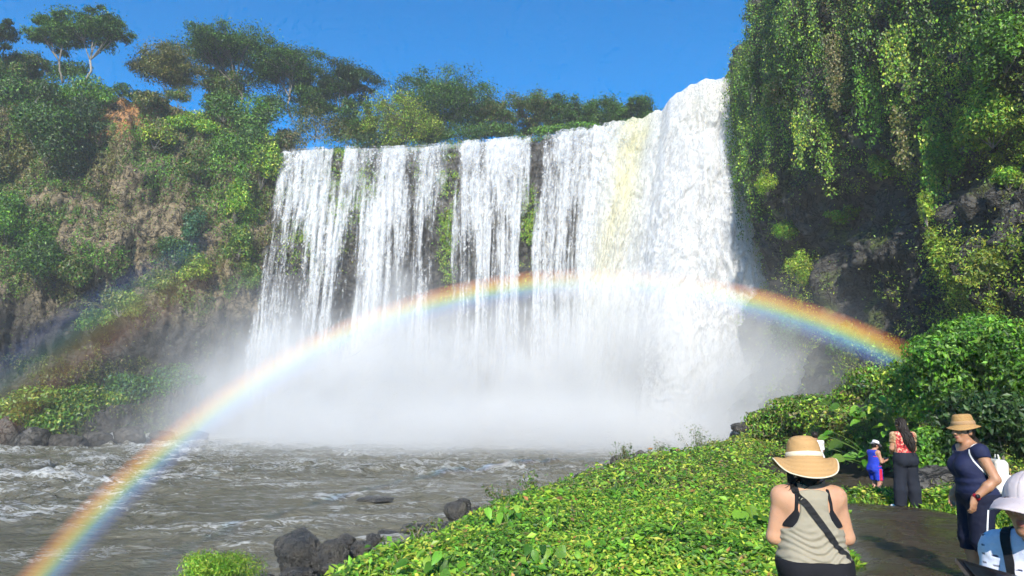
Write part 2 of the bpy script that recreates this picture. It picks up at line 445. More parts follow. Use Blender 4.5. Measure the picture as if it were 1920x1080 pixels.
# ================================================================== river
def river_mat():
    t = NT('river_water'); v = t.pos(); fo = t.attr('foam', 'Fac')
    n = t.noise(t.scale(v, (.45, 1.3, 1)), 3.5, 8, .7, 1.5); fine = t.noise(t.scale(v, (.5, 1.5, 1)), 9, 6, .7, .8)
    fm = t.ramp(t.math('ADD', fo, t.math('MULTIPLY', t.math('SUBTRACT', n, .5), 1.7)), .36, .95)
    silt = t.noise(t.scale(v, (.05, .14, 1)), 2, 4)
    c = t.mix(silt, (.085, .080, .056), (.165, .150, .10))
    c = t.mix(t.math('MULTIPLY', fm, .85), c, (.66, .66, .63))
    ln = t.noise(t.scale(v, (.30, .95, 1)), 2.4, 7, .6, 1.8)
    lace = t.math('MULTIPLY', t.ramp(t.math('ABSOLUTE', t.math('SUBTRACT', ln, .5)), .045, .0), t.ramp(t.math('ADD', fo, t.math('MULTIPLY', t.math('SUBTRACT', silt, .5), 1.2)), .02, .45))
    c = t.mix(t.math('MULTIPLY', lace, .75), c, (.62, .62, .60)); fm = t.math('MAXIMUM', fm, lace)
    rg = t.mix(fm, (.12, .12, .12), (.75, .75, .75))
    rip = t.noise(t.scale(v, (.7, 1.6, 1)), 2.2, 7, .6, .6)
    h = t.math('ADD', rip, t.math('ADD', t.math('MULTIPLY', fine, .22), t.math('MULTIPLY', fm, .15)))
    return t.surf(t.bsdf(c, rg, t.bump(h, .8, .22), .45))
M['river'] = river_mat()
nr, na = 520, 620
rad = np.concatenate([np.geomspace(7, 110, nr - 8), np.geomspace(130, 900, 8)])
# fan shaped grid over the whole pool and downstream reach
ang = np.linspace(R(-88), R(60), na)
RR, AA = np.meshgrid(rad, ang, indexing='ij')
X, Y = RR * np.sin(AA), RR * np.cos(AA) * 1.0
flow = fbm(X * .06, Y * .06, .5, 3, 81)
wx = X * .22 + 1.2 * flow; wy = Y * .55 + 2.0 * flow
w1 = fbm(wx, wy, .0, 5, 82); rid = 1 - np.abs(fbm(wx * .9 + 5, wy * .9, 1.0, 4, 83)) * 1.5
w2 = fbm(X * .9, Y * 1.7, 2., 3, 84)
rough = .45 + .55 * sstep(-.3, .5, fbm(X * .05, Y * .08, 3., 2, 85)) + .35 * sstep(45, 75, RR)
hgt = rough * (.20 * w1 + .22 * (rid - .6) + .085 * w2)
calm = sstep(1.0, -6, bank_d(X, Y)) * .75 + .25
hgt = hgt * calm * np.interp(RR, [7, 14, 30, 80], [.6, .9, 1.6, 2.6])
Zr = RIVER + hgt
foam = sstep(.25, 1.15, rid * .75 + w1 * .55 + .25 * fbm(X * .5, Y * 1.2, 6., 4, 87)) * rough * calm
foam = foam + .5 * sstep(70, 82, Y)
edge = np.clip(1.2 - np.abs(bank_d(X, Y) + 2.2), 0, 1) * .0
fl = 1 - np.abs(fbm(X * .55 + 1.5 * flow, Y * 1.5 + 2 * flow, 5., 4, 91)) * 2.2
foam = foam + .70 * sstep(.55, .98, fl) * sstep(-.1, .5, w1 + .4 * fbm(X * .1, Y * .2, 4., 2, 92)) * calm
sparse = sstep(-.2, .55, fbm(X * .11, Y * .3, 8., 3, 88))
foam = np.minimum(foam * (.42 + .75 * sparse), .62)
ok = Y > 3
tag(mesh('river', np.stack([X, Y, Zr], -1).reshape(-1, 3), gridf(nr, na)[:, ::-1], M['river'], attrs={'foam': foam + edge}), kind='structure')

# ================================================================== the falling water
def water_mat(name, lo=.15, hi=.95, k1=1.1, k2=.7, bump=.5, transl=.25, tone=.86):
    t = NT(name); v = t.pos()
    al = t.attr('alpha', 'Fac'); c = t.attr('tint')
    n = t.noise(t.scale(v, (1, 1, .33)), 3.0, 6, .75, .4)
    n2 = t.noise(t.scale(v, (1, 1, .45)), 9.0, 4, .7)
    a = t.math('ADD', al, t.math('MULTIPLY', t.math('SUBTRACT', n, .5), k1))
    a = t.math('ADD', a, t.math('MULTIPLY', t.math('SUBTRACT', n2, .5), k2))
    a = t.math('MULTIPLY', t.ramp(a, lo, hi), .97)
    h = t.math('ADD', n, t.math('MULTIPLY', n2, .5))
    c = t.mix(1.0, c, t.mix(t.ramp(h, .55, .9), (tone, tone + .01, tone + .025), (1, 1, 1)), 'MULTIPLY')
    d = t.n('BsdfDiffuse', {'Color': c, 'Normal': t.bump(h, bump, .3)}).outputs[0]
    tr = t.n('BsdfTranslucent', {'Color': c}).outputs[0]
    s = t.n('MixShader', {0: transl, 1: d, 2: tr}).outputs[0]
    tp = t.n('BsdfTransparent').outputs[0]
    return t.surf(t.n('MixShader', {0: a, 1: tp, 2: s}).outputs[0])
M['water'] = water_mat('white_water', -.02, 1.08, 1.0, .65)
M['plunge'] = water_mat('foaming_water', .1, .9, 1.0, .8, .30, .5, .85)

CX_ = [500, 519, 527, 535, 622, 628, 645, 650, 667, 673, 712, 722, 757, 766, 784, 792, 832, 840, 862, 869, 896, 903, 909, 915, 992, 999, 1014, 1020, 1048, 1056, 1112, 1124, 1150, 1362, 1371, 1377, 1400]
C0 = [-1.0, -0.6, 0.52, 0.88, 0.84, 0.18, 0.18, 0.88, 0.84, 0.54, 0.52, 0.9, 0.88, 0.44, 0.44, 0.74, 0.7, 0.32, 0.32, 0.88, 0.84, 0.48, 0.52, 0.9, 0.88, 0.14, 0.18, 0.64, 0.64, 0.8, 0.76, 0.95, 1.2, 1.25, 0.76, -0.5, -1.0]
M1x = [500, 512, 522, 555, 560, 585, 605, 650, 660, 685, 690, 740, 750, 775, 800, 822, 826, 850, 855, 872, 876, 890, 896, 914, 918, 936, 942, 975, 980, 1000, 1006, 1070, 1084, 1110, 1150, 1362, 1371, 1379, 1400]
C1 = [-1.0, -0.3, 0.76, 0.8, 0.64, 0.6, 0.68, 0.88, 0.52, 0.48, 0.88, 0.95, 0.72, 0.68, 0.72, 0.64, 0.2, 0.18, 0.76, 0.8, 0.54, 0.52, 0.9, 0.88, 0.48, 0.44, 0.88, 0.84, 0.18, 0.18, 0.8, 0.8, 0.68, 1.0, 1.25, 1.3, 0.84, -0.4, -1.0]
C2 = [-1.0, -0.3, 0.76, 0.76, 0.64, 0.64, 0.68, 0.84, 0.64, 0.6, 0.88, 0.88, 0.76, 0.72, 0.72, 0.68, 0.48, 0.48, 0.76, 0.76, 0.64, 0.64, 0.88, 0.84, 0.6, 0.6, 0.84, 0.84, 0.52, 0.52, 0.8, 0.8, 0.76, 1.0, 1.25, 1.3, 0.88, -0.2, -1.0]
def cover(x, t):
    xw = x + 7 * fbm(x * .03, t * 2.5, 1., 3, 91) * sstep(.02, .4, t)
    c0 = np.interp(xw, CX_, C0); c1 = np.interp(xw, M1x, C1); c2 = np.interp(xw, M1x, C2)
    k1 = sstep(.08, .42, t); k2 = sstep(.5, .85, t)
    return (c0 * (1 - k1) + c1 * k1) * (1 - k2) + c2 * k2

def tau(t): return np.sqrt(t + .02)

def comets(nx, nt_, n, r):
    """bright falling clots with trailing tails, accumulated on a fall-space grid"""
    T = np.zeros((nx, nt_), np.float32)
    x0 = r.uniform(0, nx - 1, n); t0 = r.uniform(0, 1.05, n) ** .8
    Ls = r.uniform(.01, .07, n) * (.35 + t0); amp = r.uniform(.3, 1, n) ** 2
    for k in np.linspace(0, 1, 26):
        ti = ((t0 - Ls * k) * (nt_ - 1)); wv = amp * (1 - k) ** 1.3
        xi = x0 + r.normal(size=n) * .35 * (1 + 2 * k)
        ok = (ti >= 0) & (ti < nt_ - 1) & (xi >= 0) & (xi < nx - 1)
        np.add.at(T, (xi[ok].astype(int), ti[ok].astype(int)), wv[ok])
    return T

def fall_layer(x0, x1, nx, nt_, name, parent, front=0.0, boost=0.0, plunge=False, seed=0):
    r = np.random.default_rng(500 + seed)
    xv = np.linspace(x0, x1, nx); tv = np.linspace(0, 1, nt_) ** 1.12
    X, T = np.meshgrid(xv, tv, indexing='ij')
    wm = lip(X)[..., 0]; ta = tau(T)
    warp = .5 * fbm(wm * .25, ta * 3, 2., 3, 101 + seed)
    st = .55 * fbm(wm * .55 + warp, ta * 1.6, 0., 3, 102 + seed) + .55 * fbm(wm * 1.7 + warp * 1.5, ta * 4.0, 1., 3, 103 + seed) + .35 * fbm(wm * 4.2 + warp, ta * 11, 2., 2, 104 + seed)
    cm = comets(nx, nt_, int(nx * nt_ * .035), r); cm = np.clip(cm, 0, 2.0)
    cv = cover(X, T)
    wq = wm + 1.8 * fbm(wm * .35, ta * 7, 6., 3, 111 + seed); tq = ta + .07 * fbm(wm * .5 + 9, ta * 6, 2., 3, 112 + seed)
    bil = 1 - np.abs(fbm(wq * .30, tq * 6.0, 3., 5, 105 + seed, .6)) * 1.3
    big = fbm(wm * .13, ta * 3.0, 4., 3, 106)
    bil2 = 1 - np.abs(fbm(wq * .8, tq * 15, 3., 4, 115 + seed, .6)) * 1.4
    if plunge:
        alpha = (cv - .15) * 1.25 + .25 * st + .25 * cm + .2 * big
        off = front + .3 + ((.80 * (bil - .5) + .2 * st + .24 * (bil2 - .5)) * (1 - .45 * sstep(.45, .9, T)) + 1.2 * big) * sstep(.0, .12, T) * (.5 + T) + 1.0 * sstep(1195, 1230, X) * (1 - T)
    else:
        dark = sstep(.12, .3, T) * sstep(.85, .55, T)
        alpha = (cv - .5) * (1.0 + .30 * dark) + .36 - .12 * dark + .72 * st * (.45 + .55 * sstep(.03, .3, T)) + .36 * (cm - .2) + (.28 + .15 * dark) * big
        off = front + .15 + (.35 * st + .35 * bil + .25 * cm) * sstep(0, .15, T) * (.4 + T)
    alpha = alpha + boost + .10 * sstep(.75, 1, T)
    alpha = np.where(cv < -.05, np.minimum(alpha, cv * 1.2 + .15), alpha)
    V = fall_pos(X, T, off)
    # the crest: water arriving from the plateau and rolling over
    V[..., 2] += (.35 if not plunge else .55) * np.exp(-T * 40) * (.6 + .7 * fbm(wm * .9, 0., 9., 3, 107)) 
    back = V[:, :1].copy(); back[..., 1] += 2.5; back[..., 2] += .05
    V = np.concatenate([back, V], 1); alpha = np.concatenate([alpha[:, :1], alpha], 1)
    X = np.concatenate([X[:, :1], X], 1); T = np.concatenate([T[:, :1], T], 1)
    ta = np.concatenate([ta[:, :1], ta], 1); wm = np.concatenate([wm[:, :1], wm], 1)
    yc = 1192 - 75 * T + 8 * fbm(wm * .5, ta * 3, 8., 3, 108)
    yel = np.exp(-((X - yc) / (24 + 34 * T)) ** 2) * (.66 * sstep(.75, .08, T) + .12) + .22 * sstep(1115, 1150, X) * sstep(1250, 1190, X) * sstep(1., .5, T)
    yel = np.clip(yel * (.8 + .5 * fbm(wm * .7, ta * 6, 8., 3, 109)), 0, 1)
    tint = (np.array([.86, .865, .87]) if plunge else np.array([.70, .712, .722])) * (1 - yel[..., None]) + np.array([.87, .83, .56]) * yel[..., None]
    yel2 = .30 * sstep(1230, 1300, X) * sstep(.22, .02, T)
    tint = tint * (1 - yel2[..., None]) + np.array([.78, .74, .56]) * yel2[..., None]
    return mesh(name, V.reshape(-1, 3), gridf(nx, nt_ + 1)[:, ::-1], M['plunge' if plunge else 'water'], parent, tint=tint.reshape(-1, 3), attrs={'alpha': alpha})

veil = empty('waterfall', lip(np.array([820.]))[0] * np.array([1, 1, 0]) + np.array([0, -6, RIVER]),
             'broad veil of separate thin white streams falling over dark mossy rock', 'waterfall', 'sections of the waterfall')
plun = empty('waterfall', lip(np.array([1250.]))[0] * np.array([1, 1, 0]) + np.array([0, -4, RIVER]),
             'massive dense white plunge of water beside the vine hung right cliff', 'waterfall', 'sections of the waterfall')
for k, (a, b) in enumerate(((512, 640), (640, 672), (672, 763), (763, 850), (850, 1006), (1006, 1128))):
    n_ = int((b - a) * .75)
    fall_layer(a, b, n_, 430, 'stream', veil, 0, 0, False, 0)
fall_layer(512, 1128, 400, 330, 'spray', veil, .9, -.34, False, 3)
ys_ = fall_layer(1112, 1215, 90, 420, 'stream', plun, .3, 0, True, 0); ys_['label'] = 'yellow tinted stream'
fall_layer(1200, 1384, 170, 420, 'stream', plun, .6, 0, True, 1)
fall_layer(1118, 1386, 220, 330, 'spray', plun, 1.6, -.75, True, 5)
# ================================================================== haze, mist and the rainbow
def box(name, lo, hi, mat):
    lo, hi = np.array(lo, float), np.array(hi, float)
    c = np.array([[x, y, z] for x in (0, 1) for y in (0, 1) for z in (0, 1)])
    V = lo + c * (hi - lo)
    Q = np.array([[0, 1, 3, 2], [4, 6, 7, 5], [0, 4, 5, 1], [2, 3, 7, 6], [0, 2, 6, 4], [1, 5, 7, 3]])
    return mesh(name, V, Q, mat, smooth=False)
def haze_mat():
    t = NT('haze'); p = t.n('VolumePrincipled', {'Color': (.92, .95, 1.0), 'Density': .0006, 'Anisotropy': .0})
    t.link(p.outputs[0], t.out.inputs['Volume']); return t.m
tag(box('haze', (-460, -320, -8), (460, 650, 90), haze_mat()), kind='stuff')

def mist_mat():
    t = NT('mist'); v = t.pos(); xyz = t.n('SeparateXYZ', {0: v})
    x, y, z = xyz.outputs
    n = t.noise(t.scale(v, (1, 1, .8)), .11, 3, .6, .4)
    # ground hugging, densest at the foot of the falls
    top = t.math('ADD', t.math('ADD', 4.6, t.math('MULTIPLY', t.ramp(x, -26, 0), t.ramp(x, 18, 4))), t.math('MULTIPLY', t.math('SUBTRACT', n, .5), 24))
    hgt = t.ramp(z, t.math('ADD', top, 11), t.math('SUBTRACT', top, 6))
    hz = t.n('MapRange', {'Value': z, 'From Min': t.math('ADD', top, 13), 'From Max': t.math('SUBTRACT', top, 9)}, interpolation_type='SMOOTHERSTEP')
    lowm = t.math('MULTIPLY', t.ramp(z, 5, -1), t.math('MULTIPLY', t.ramp(y, 40, 64), .75))
    fy = t.math('MAXIMUM', t.ramp(y, 56, 80), t.math('MULTIPLY', lowm, t.ramp(x, -40, 4)))
    fy = t.math('MAXIMUM', fy, t.math('MULTIPLY', t.math('MULTIPLY', t.ramp(x, 10, 20), t.ramp(y, 40, 58)), t.math('MULTIPLY', t.ramp(z, 14, 5), .28)))
    fx = t.math('MULTIPLY', t.ramp(x, -42, -16), t.ramp(x, 36, 24))
    edge = t.math('MULTIPLY', t.ramp(z, 25, 15), t.ramp(y, 38, 44))
    nn = t.ramp(n, .25, .7)
    d = t.math('MULTIPLY', hz.outputs[0], t.math('MULTIPLY', fy, fx))
    d = t.math('MULTIPLY', t.math('MULTIPLY', d, edge), t.math('ADD', .35, nn))
    d = t.math('MULTIPLY', d, .34)
    p = t.n('VolumePrincipled', {'Color': (.90, .90, .895), 'Density': d, 'Anisotropy': -.1})
    t.link(p.outputs[0], t.out.inputs['Volume']); return t.m
mo = box('mist', (-48, 38, RIVER + .05), (35, 96, 26), mist_mat())
tag(mo, 'white mist billowing up from the foot of the waterfall', 'mist', None, 'stuff')
mo.cycles.volume_step_rate = .12 if hasattr(mo, 'cycles') else 1
mo.data.materials[0].cycles.volume_step_rate = .15

def rainbow_mat(name, stops, lo, hi, dens, fades):
    t = NT(name); v = t.n('VectorMath', {0: t.pos(), 1: (0, 0, CAMZ)}, operation='SUBTRACT').outputs[0]
    nv = t.n('VectorMath', {0: v}, operation='NORMALIZE').outputs[0]
    dp = t.n('VectorMath', {0: nv, 1: tuple(AX)}, operation='DOT_PRODUCT').outputs['Value']
    th = t.math('MULTIPLY', t.math('ARCCOSINE', dp), 180 / math.pi)
    f = t.n('MapRange', {'Value': th, 'From Min': lo, 'From Max': hi}).outputs[0]
    c = t.cramp(f, stops)
    ps = t.n('VectorMath', {0: nv, 1: (1, 0, 0)}, operation='DOT_PRODUCT').outputs['Value']
    d = t.math('MULTIPLY', t.ramp(ps, *fades[0]), t.ramp(ps, *fades[1]))
    d = t.math('MULTIPLY', d, t.math('ADD', .62, t.math('MULTIPLY', t.ramp(ps, -.58, -.25), .38)))
    d = t.math('MULTIPLY', d, t.math('ADD', .75, t.math('MULTIPLY', t.noise(t.pos(), .5, 2), .5)))
    if hi < 45: d = t.math('MULTIPLY', d, t.math('SUBTRACT', 1.0, t.math('MULTIPLY', t.math('MULTIPLY', t.ramp(ps, .0, .1), t.ramp(ps, .32, .24)), .4)))
    d = t.math('MULTIPLY', d, dens)
    p = t.n('VolumeScatter', {'Color': c, 'Density': d, 'Anisotropy': -.4})
    t.link(p.outputs[0], t.out.inputs['Volume']); return t.m
E1 = unit(np.cross(AX, [0, 0, 1.])); E2 = np.cross(E1, AX)          # right and up across the antisolar axis
def bow(name, lo, hi, p0, p1, rfun, thick, mat, label):
    ph = np.linspace(p0, p1, 120); th = np.linspace(R(lo), R(hi), 8)
    PH, TH = np.meshgrid(ph, th, indexing='ij')
    d = np.cos(TH)[..., None] * AX + np.sin(TH)[..., None] * (np.sin(PH)[..., None] * E1 + np.cos(PH)[..., None] * E2)
    rr = rfun(PH)[..., None]
    o = np.array([0, 0, CAMZ])
    A = o + d * rr; B = o + d * (rr + thick)
    sec = np.concatenate([A, B[:, ::-1]], 1); m = sec.shape[1]
    V = sec.reshape(-1, 3)
    i, j = np.meshgrid(np.arange(119), np.arange(m), indexing='ij')
    Q = np.stack([i * m + j, (i + 1) * m + j, (i + 1) * m + (j + 1) % m, i * m + (j + 1) % m], -1).reshape(-1, 4)
    caps = []
    for base in (0, 119 * m):
        for j in range(7): 
            q = [base + j, base + j + 1, base + m - 2 - j, base + m - 1 - j]
            caps.append(q if base == 0 else q[::-1])
    ob = mesh(name, V, np.vstack([Q, np.array(caps)]), mat, smooth=False)
    return tag(ob, label, 'rainbow')
k = 1.0
ST = [(0, (0, 0, 0)), (.10, (.01, .01, .03)), (.26, (.05, .09, .22)), (.40, (.13, .31, .42)), (.50, (.34, .52, .22)), (.60, (.72, .54, .10)), (.72, (.84, .36, .05)), (.86, (.38, .11, .02)), (1, (0, 0, 0))]
bow('rainbow', 40.1, 43.2, R(-84), R(48), lambda p: np.interp(p, [R(-84), R(-70), R(-40), R(0), R(48)], [12.2, 12.6, 20, 30, 26]), .8,
    rainbow_mat('rainbow_spray', ST, 40.1, 43.2, 1.12, [(-.64, -.56), (.555, .46)]), 'bright rainbow arching from the river across the foot of the waterfall')
ST2 = [(0, (0, 0, 0)), (.25, (.30, .12, .04)), (.45, (.32, .26, .08)), (.6, (.14, .25, .18)), (.8, (.08, .12, .28)), (1, (0, 0, 0))]
bow('rainbow', 49.3, 54.5, R(-78), R(-38), lambda p: np.interp(p, [R(-78), R(-38)], [20, 34]), .8,
    rainbow_mat('faint_rainbow_spray', ST2, 49.3, 54.5, .45, [(-.72, -.64), (-.38, -.5)]), 'faint second rainbow on the lower left cliff outside the bright one')
# ================================================================== plants
M['bark_dark'] = mat_simple('grey_bark', (.17, .155, .13), .9, 3, .5, .4, .1, .03)
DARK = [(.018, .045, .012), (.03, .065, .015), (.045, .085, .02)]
MID = [(.048, .115, .016), (.07, .155, .02), (.10, .19, .028), (.035, .085, .014)]
BRIGHT = [(.085, .21, .018), (.125, .27, .025), (.18, .33, .035), (.06, .15, .016)]
LIME = [(.23, .34, .03), (.30, .39, .04), (.15, .28, .025), (.38, .40, .06), (.09, .19, .02)]
OLIVE = [(.10, .115, .03), (.14, .14, .04), (.075, .10, .022), (.18, .155, .06)]
DRY = [(.17, .145, .065), (.13, .115, .045), (.22, .19, .09), (.11, .115, .035)]
BLUEG = [(.03, .085, .045), (.05, .12, .06), (.07, .14, .06)]
MOSS = [(.15, .20, .025), (.10, .16, .02), (.21, .23, .04)]

def project(V):
    d = V - np.array([0, 0, CAMZ]); y = d[..., 1] * CP + d[..., 2] * SP; z = -d[..., 1] * SP + d[..., 2] * CP
    return np.stack([960 + F * d[..., 0] / y, 540 - F * z / y, d[..., 1]], -1)

def normals_grid(V):
    a = np.gradient(V, axis=0); b = np.gradient(V, axis=1)
    return unit(np.cross(a, b))
LP = project(Vl); RP = project(Vr_)
LN = normals_grid(Vl); RN = normals_grid(Vr_)
if LN[..., 1].mean() > 0: LN = -LN
if RN[..., 0].mean() > 0: RN = -RN
def hit(Vg, Pg, px, py):
    e = (Pg[..., 0] - px) ** 2 + (Pg[..., 1] - py) ** 2 + np.where(Pg[..., 2] > 2, 0, 1e9)
    c = e < e.min() + 60
    k = np.argmin(np.where(c, Pg[..., 2], 1e9)); return Vg.reshape(-1, 3)[k]

def stems(base, tips, r0, r=rng, n=5):
    parts = []
    for tp in tips:
        m = (base + tp) / 2 + r.normal(size=3) * np.linalg.norm(tp - base) * .1
        pts = np.array([(1 - s) ** 2 * base + 2 * s * (1 - s) * m + s * s * tp for s in np.linspace(0, 1, 6)])
        parts.append(tube_arrays(pts, np.linspace(r0, r0 * .3, 6), n))
    return parts

def bush(c, rad, n, size, cols, label, name='bush', cat='bush', group=None, seed=0, k=9, clump=.45, up=.4, aspect=.5, w=None, gloss=False, grow=None):
    """leaf mass around c with radii rad; sits on c - rad_z"""
    r = np.random.default_rng(1000 + seed)
    c = np.asarray(c, float); rad = np.asarray(rad, float)
    base = c - np.array([0, 0, rad[2] * .95])
    root = empty(name, base, label, cat, group)
    u = rand_unit(k, r); u[:, 2] = np.where(u[:, 2] < -.75, -u[:, 2], u[:, 2])
    cen = c + u * rad * r.uniform(.35, .8, (k, 1)); cr = clump * rad * r.uniform(.6, 1.25, (k, 1))
    wts = (cr.prod(1) ** (2 / 3)); idx = r.choice(k, n, p=wts / wts.sum())
    v = rand_unit(n, r)
    P = cen[idx] + v * cr[idx] * (r.uniform(.45, 1.06, (n, 1)) + .12 * pn3(v[:, 0] * 3, v[:, 1] * 3, v[:, 2] * 3 + idx)[:, None])
    tone = (r.uniform(.75, 1.3, k))[idx]
    V, Q, T = leaf_cloud(P, v, size, cols, r, aspect, up, .8, tintscale=tone, w=w)
    mesh('foliage', V, Q, M['leaf_gloss' if gloss else 'leaf'], root, tint=T, smooth=False)
    V, Q = merge(stems(base, cen[: min(k, 7)], min(.035, max(.008, .018 * rad[2])), r, 4))
    mesh('stem', V, Q, M['bark'], root)
    return root

def tree(base, crown, rad, label, cols, nclump=50, per=270, size=.32, flat=.5, cr=.23, trunk=.22, forks=6, seed=0, name='tree', w=None, cat='tree', shell=.55, group='trees along the cliff top', low=-.8):
    r = np.random.default_rng(3000 + seed)
    base, crown, rad = [np.asarray(a, float) for a in (base, crown, rad)]
    root = empty(name, base, label, cat, group)
    u = rand_unit(nclump, r); u[:, 2] = np.where(u[:, 2] < low, -u[:, 2] * .6, u[:, 2])
    cen = crown + u * rad * r.uniform(shell * .6, 1.08, (nclump, 1))
    trunk = trunk * .62; crr = cr * np.mean(rad[:2]) * r.uniform(.45, 1.5, nclump) * .85
    parts = []
    fork = base + (crown - base) * .42 + np.array([0, 0, -.1 * rad[2]])
    bend = base + (fork - base) * .5 + r.normal(size=3) * [.3, .3, 0]
    parts.append(tube_arrays(np.array([base - [0, 0, .4], base * .5 + bend * .5, bend, fork]), [trunk * 1.25, trunk, trunk * .9, trunk * .8], 8))
    lim = crown + rand_unit(forks, r) * rad * np.array([.6, .6, .2])
    for L in lim:
        m = fork * .45 + L * .55 + np.array([0, 0, -.12 * rad[2]]) + r.normal(size=3) * .25
        pts = np.array([(1 - s) ** 2 * fork + 2 * s * (1 - s) * m + s * s * L for s in np.linspace(0, 1, 7)])
        parts.append(tube_arrays(pts, np.linspace(trunk * .62, trunk * .25, 7), 6))
    for ci in range(nclump):
        j = np.argmin(np.linalg.norm(lim - cen[ci], axis=1)); L = lim[j]
        st = fork + (L - fork) * r.uniform(.55, 1)
        parts.append(tube_arrays(np.array([st, (st + cen[ci]) / 2 + r.normal(size=3) * .15 - [0, 0, .1], cen[ci]]), [trunk * .28, trunk * .2, trunk * .08], 4))
    V, Q = merge(parts); mesh('trunk', V, Q, M['bark_dark' if seed % 3 else 'bark'], root)
    n = nclump * per; idx = r.integers(0, nclump, n)
    v = rand_unit(n, r)
    P = cen[idx] + (v * r.uniform(.3, 1.0, (n, 1)) * .75 + r.normal(size=(n, 3)) * .50) * crr[idx][:, None] * np.array([1.2, 1.2, flat])
    tone = r.uniform(.7, 1.35, nclump)[idx]
    V, Q, T = leaf_cloud(P, v * .5 + [0, 0, .5], size, cols, r, .5, .5, .8, tintscale=tone, w=w)
    mesh('crown', V, Q, M['leaf'], root, tint=T, smooth=False)
    return root

def px_tree(x0, x1, y0, y1, bx, by, D, label, cols, depth=.8, **kw):
    a = at((x0 + x1) / 2, (y0 + y1) / 2, D); s = D / 1190.
    rx = (x1 - x0) / 2 * s * 1.06; rz = (y1 - y0) / 2 * s
    b = at(bx, by, D)
    return tree(b, a, (rx, rx * depth, rz), label, cols, **kw)

px_tree(-70, 26, 18, 92, -20, 170, 82, 'dark tree crown cut off by the upper left corner', DARK, seed=1, nclump=42)
px_tree(56, 150, 22, 100, 118, 150, 88, 'pale trunked tree with a feathery crown left of the umbrella tree', MID, seed=2, nclump=55, per=260, flat=.6)
px_tree(120, 244, 14, 92, 160, 150, 87, 'flat topped umbrella tree alone against the sky at upper left', DARK + MID, seed=3, nclump=70, trunk=.26)
px_tree(258, 372, 92, 166, 312, 205, 93, 'rounded olive tree between the umbrella tree and the wide spreading tree', OLIVE, seed=4, nclump=75, flat=.8, trunk=.16, cr=.26)
px_tree(335, 520, 58, 136, 452, 200, 96, 'tall wide spreading tree with pale forking limbs, highest above the left cliff', DARK + MID, seed=5, nclump=105, trunk=.30, forks=9)
px_tree(470, 612, 84, 172, 545, 215, 98, 'spreading dark tree just right of the tallest spreading tree', DARK + MID, seed=6, nclump=100, trunk=.26)
px_tree(588, 708, 116, 192, 628, 245, 99, 'umbrella tree with bare pale branches leaning over a gap of sky', DARK, seed=7, nclump=65, trunk=.24)
px_tree(684, 822, 180, 290, 750, 288, 97, 'yellow green bushy tree standing behind the veil of thin streams', LIME + OLIVE, seed=8, low=-2, nclump=87, flat=.8, cr=.24, per=280, size=.28)
px_tree(742, 922, 134, 262, 838, 280, 102, 'largest dense green tree behind the middle of the waterfall lip', MID + DARK, seed=9, low=-2, nclump=137, flat=.7, trunk=.25, forks=9)
px_tree(876, 972, 176, 268, 920, 275, 103, 'small olive brown tree right of the largest dense tree', OLIVE + MID, seed=10, low=-2, nclump=57, flat=.8, trunk=.16)
px_tree(944, 1058, 168, 256, 1000, 268, 104, 'airy tree with many thin pale trunks above the dark rock gap', MID + OLIVE, seed=11, low=-2, nclump=70, flat=.6, forks=9, trunk=.14)
px_tree(1026, 1104, 172, 252, 1062, 262, 103, 'dark crowned tree between the airy tree and the low round trees', DARK + MID, seed=12, low=-2, nclump=57, flat=.7, trunk=.16)
px_tree(1080, 1178, 188, 252, 1128, 256, 103, 'low round green tree above the first rush of yellow water', MID, seed=13, low=-2, nclump=62, flat=.8, trunk=.14)
px_tree(1150, 1242, 186, 250, 1196, 252, 102, 'last small tree on the lip beside the big white plunge', MID + DARK, seed=14, low=-2, nclump=62, flat=.8, trunk=.14)
px_tree(1396, 1500, -40, 96, 1470, 120, 70, 'dark tree leaning out from the top of the right cliff', DARK, seed=15, nclump=50, size=.24, trunk=.2)

px_tree(378, 472, 128, 204, 425, 235, 97.5, 'low leafy tree between the two tall spreading trees on the left plateau', MID + OLIVE, seed=16, low=-2, nclump=46, flat=.8, trunk=.16)
px_tree(540, 640, 150, 232, 590, 262, 98.5, 'bushy dark tree under the dark spreading tree', DARK + MID, seed=17, low=-2, nclump=52, flat=.8, trunk=.16)
px_tree(634, 724, 190, 262, 680, 284, 99, 'bushy tree filling the gap left of the yellow green tree', MID + DARK, seed=18, low=-2, nclump=46, flat=.8, trunk=.16)
px_tree(4, 92, 92, 164, 48, 200, 89, 'bushy tree on the cliff top near the upper left corner', MID + OLIVE, seed=19, low=-2, nclump=44, flat=.8, trunk=.16)

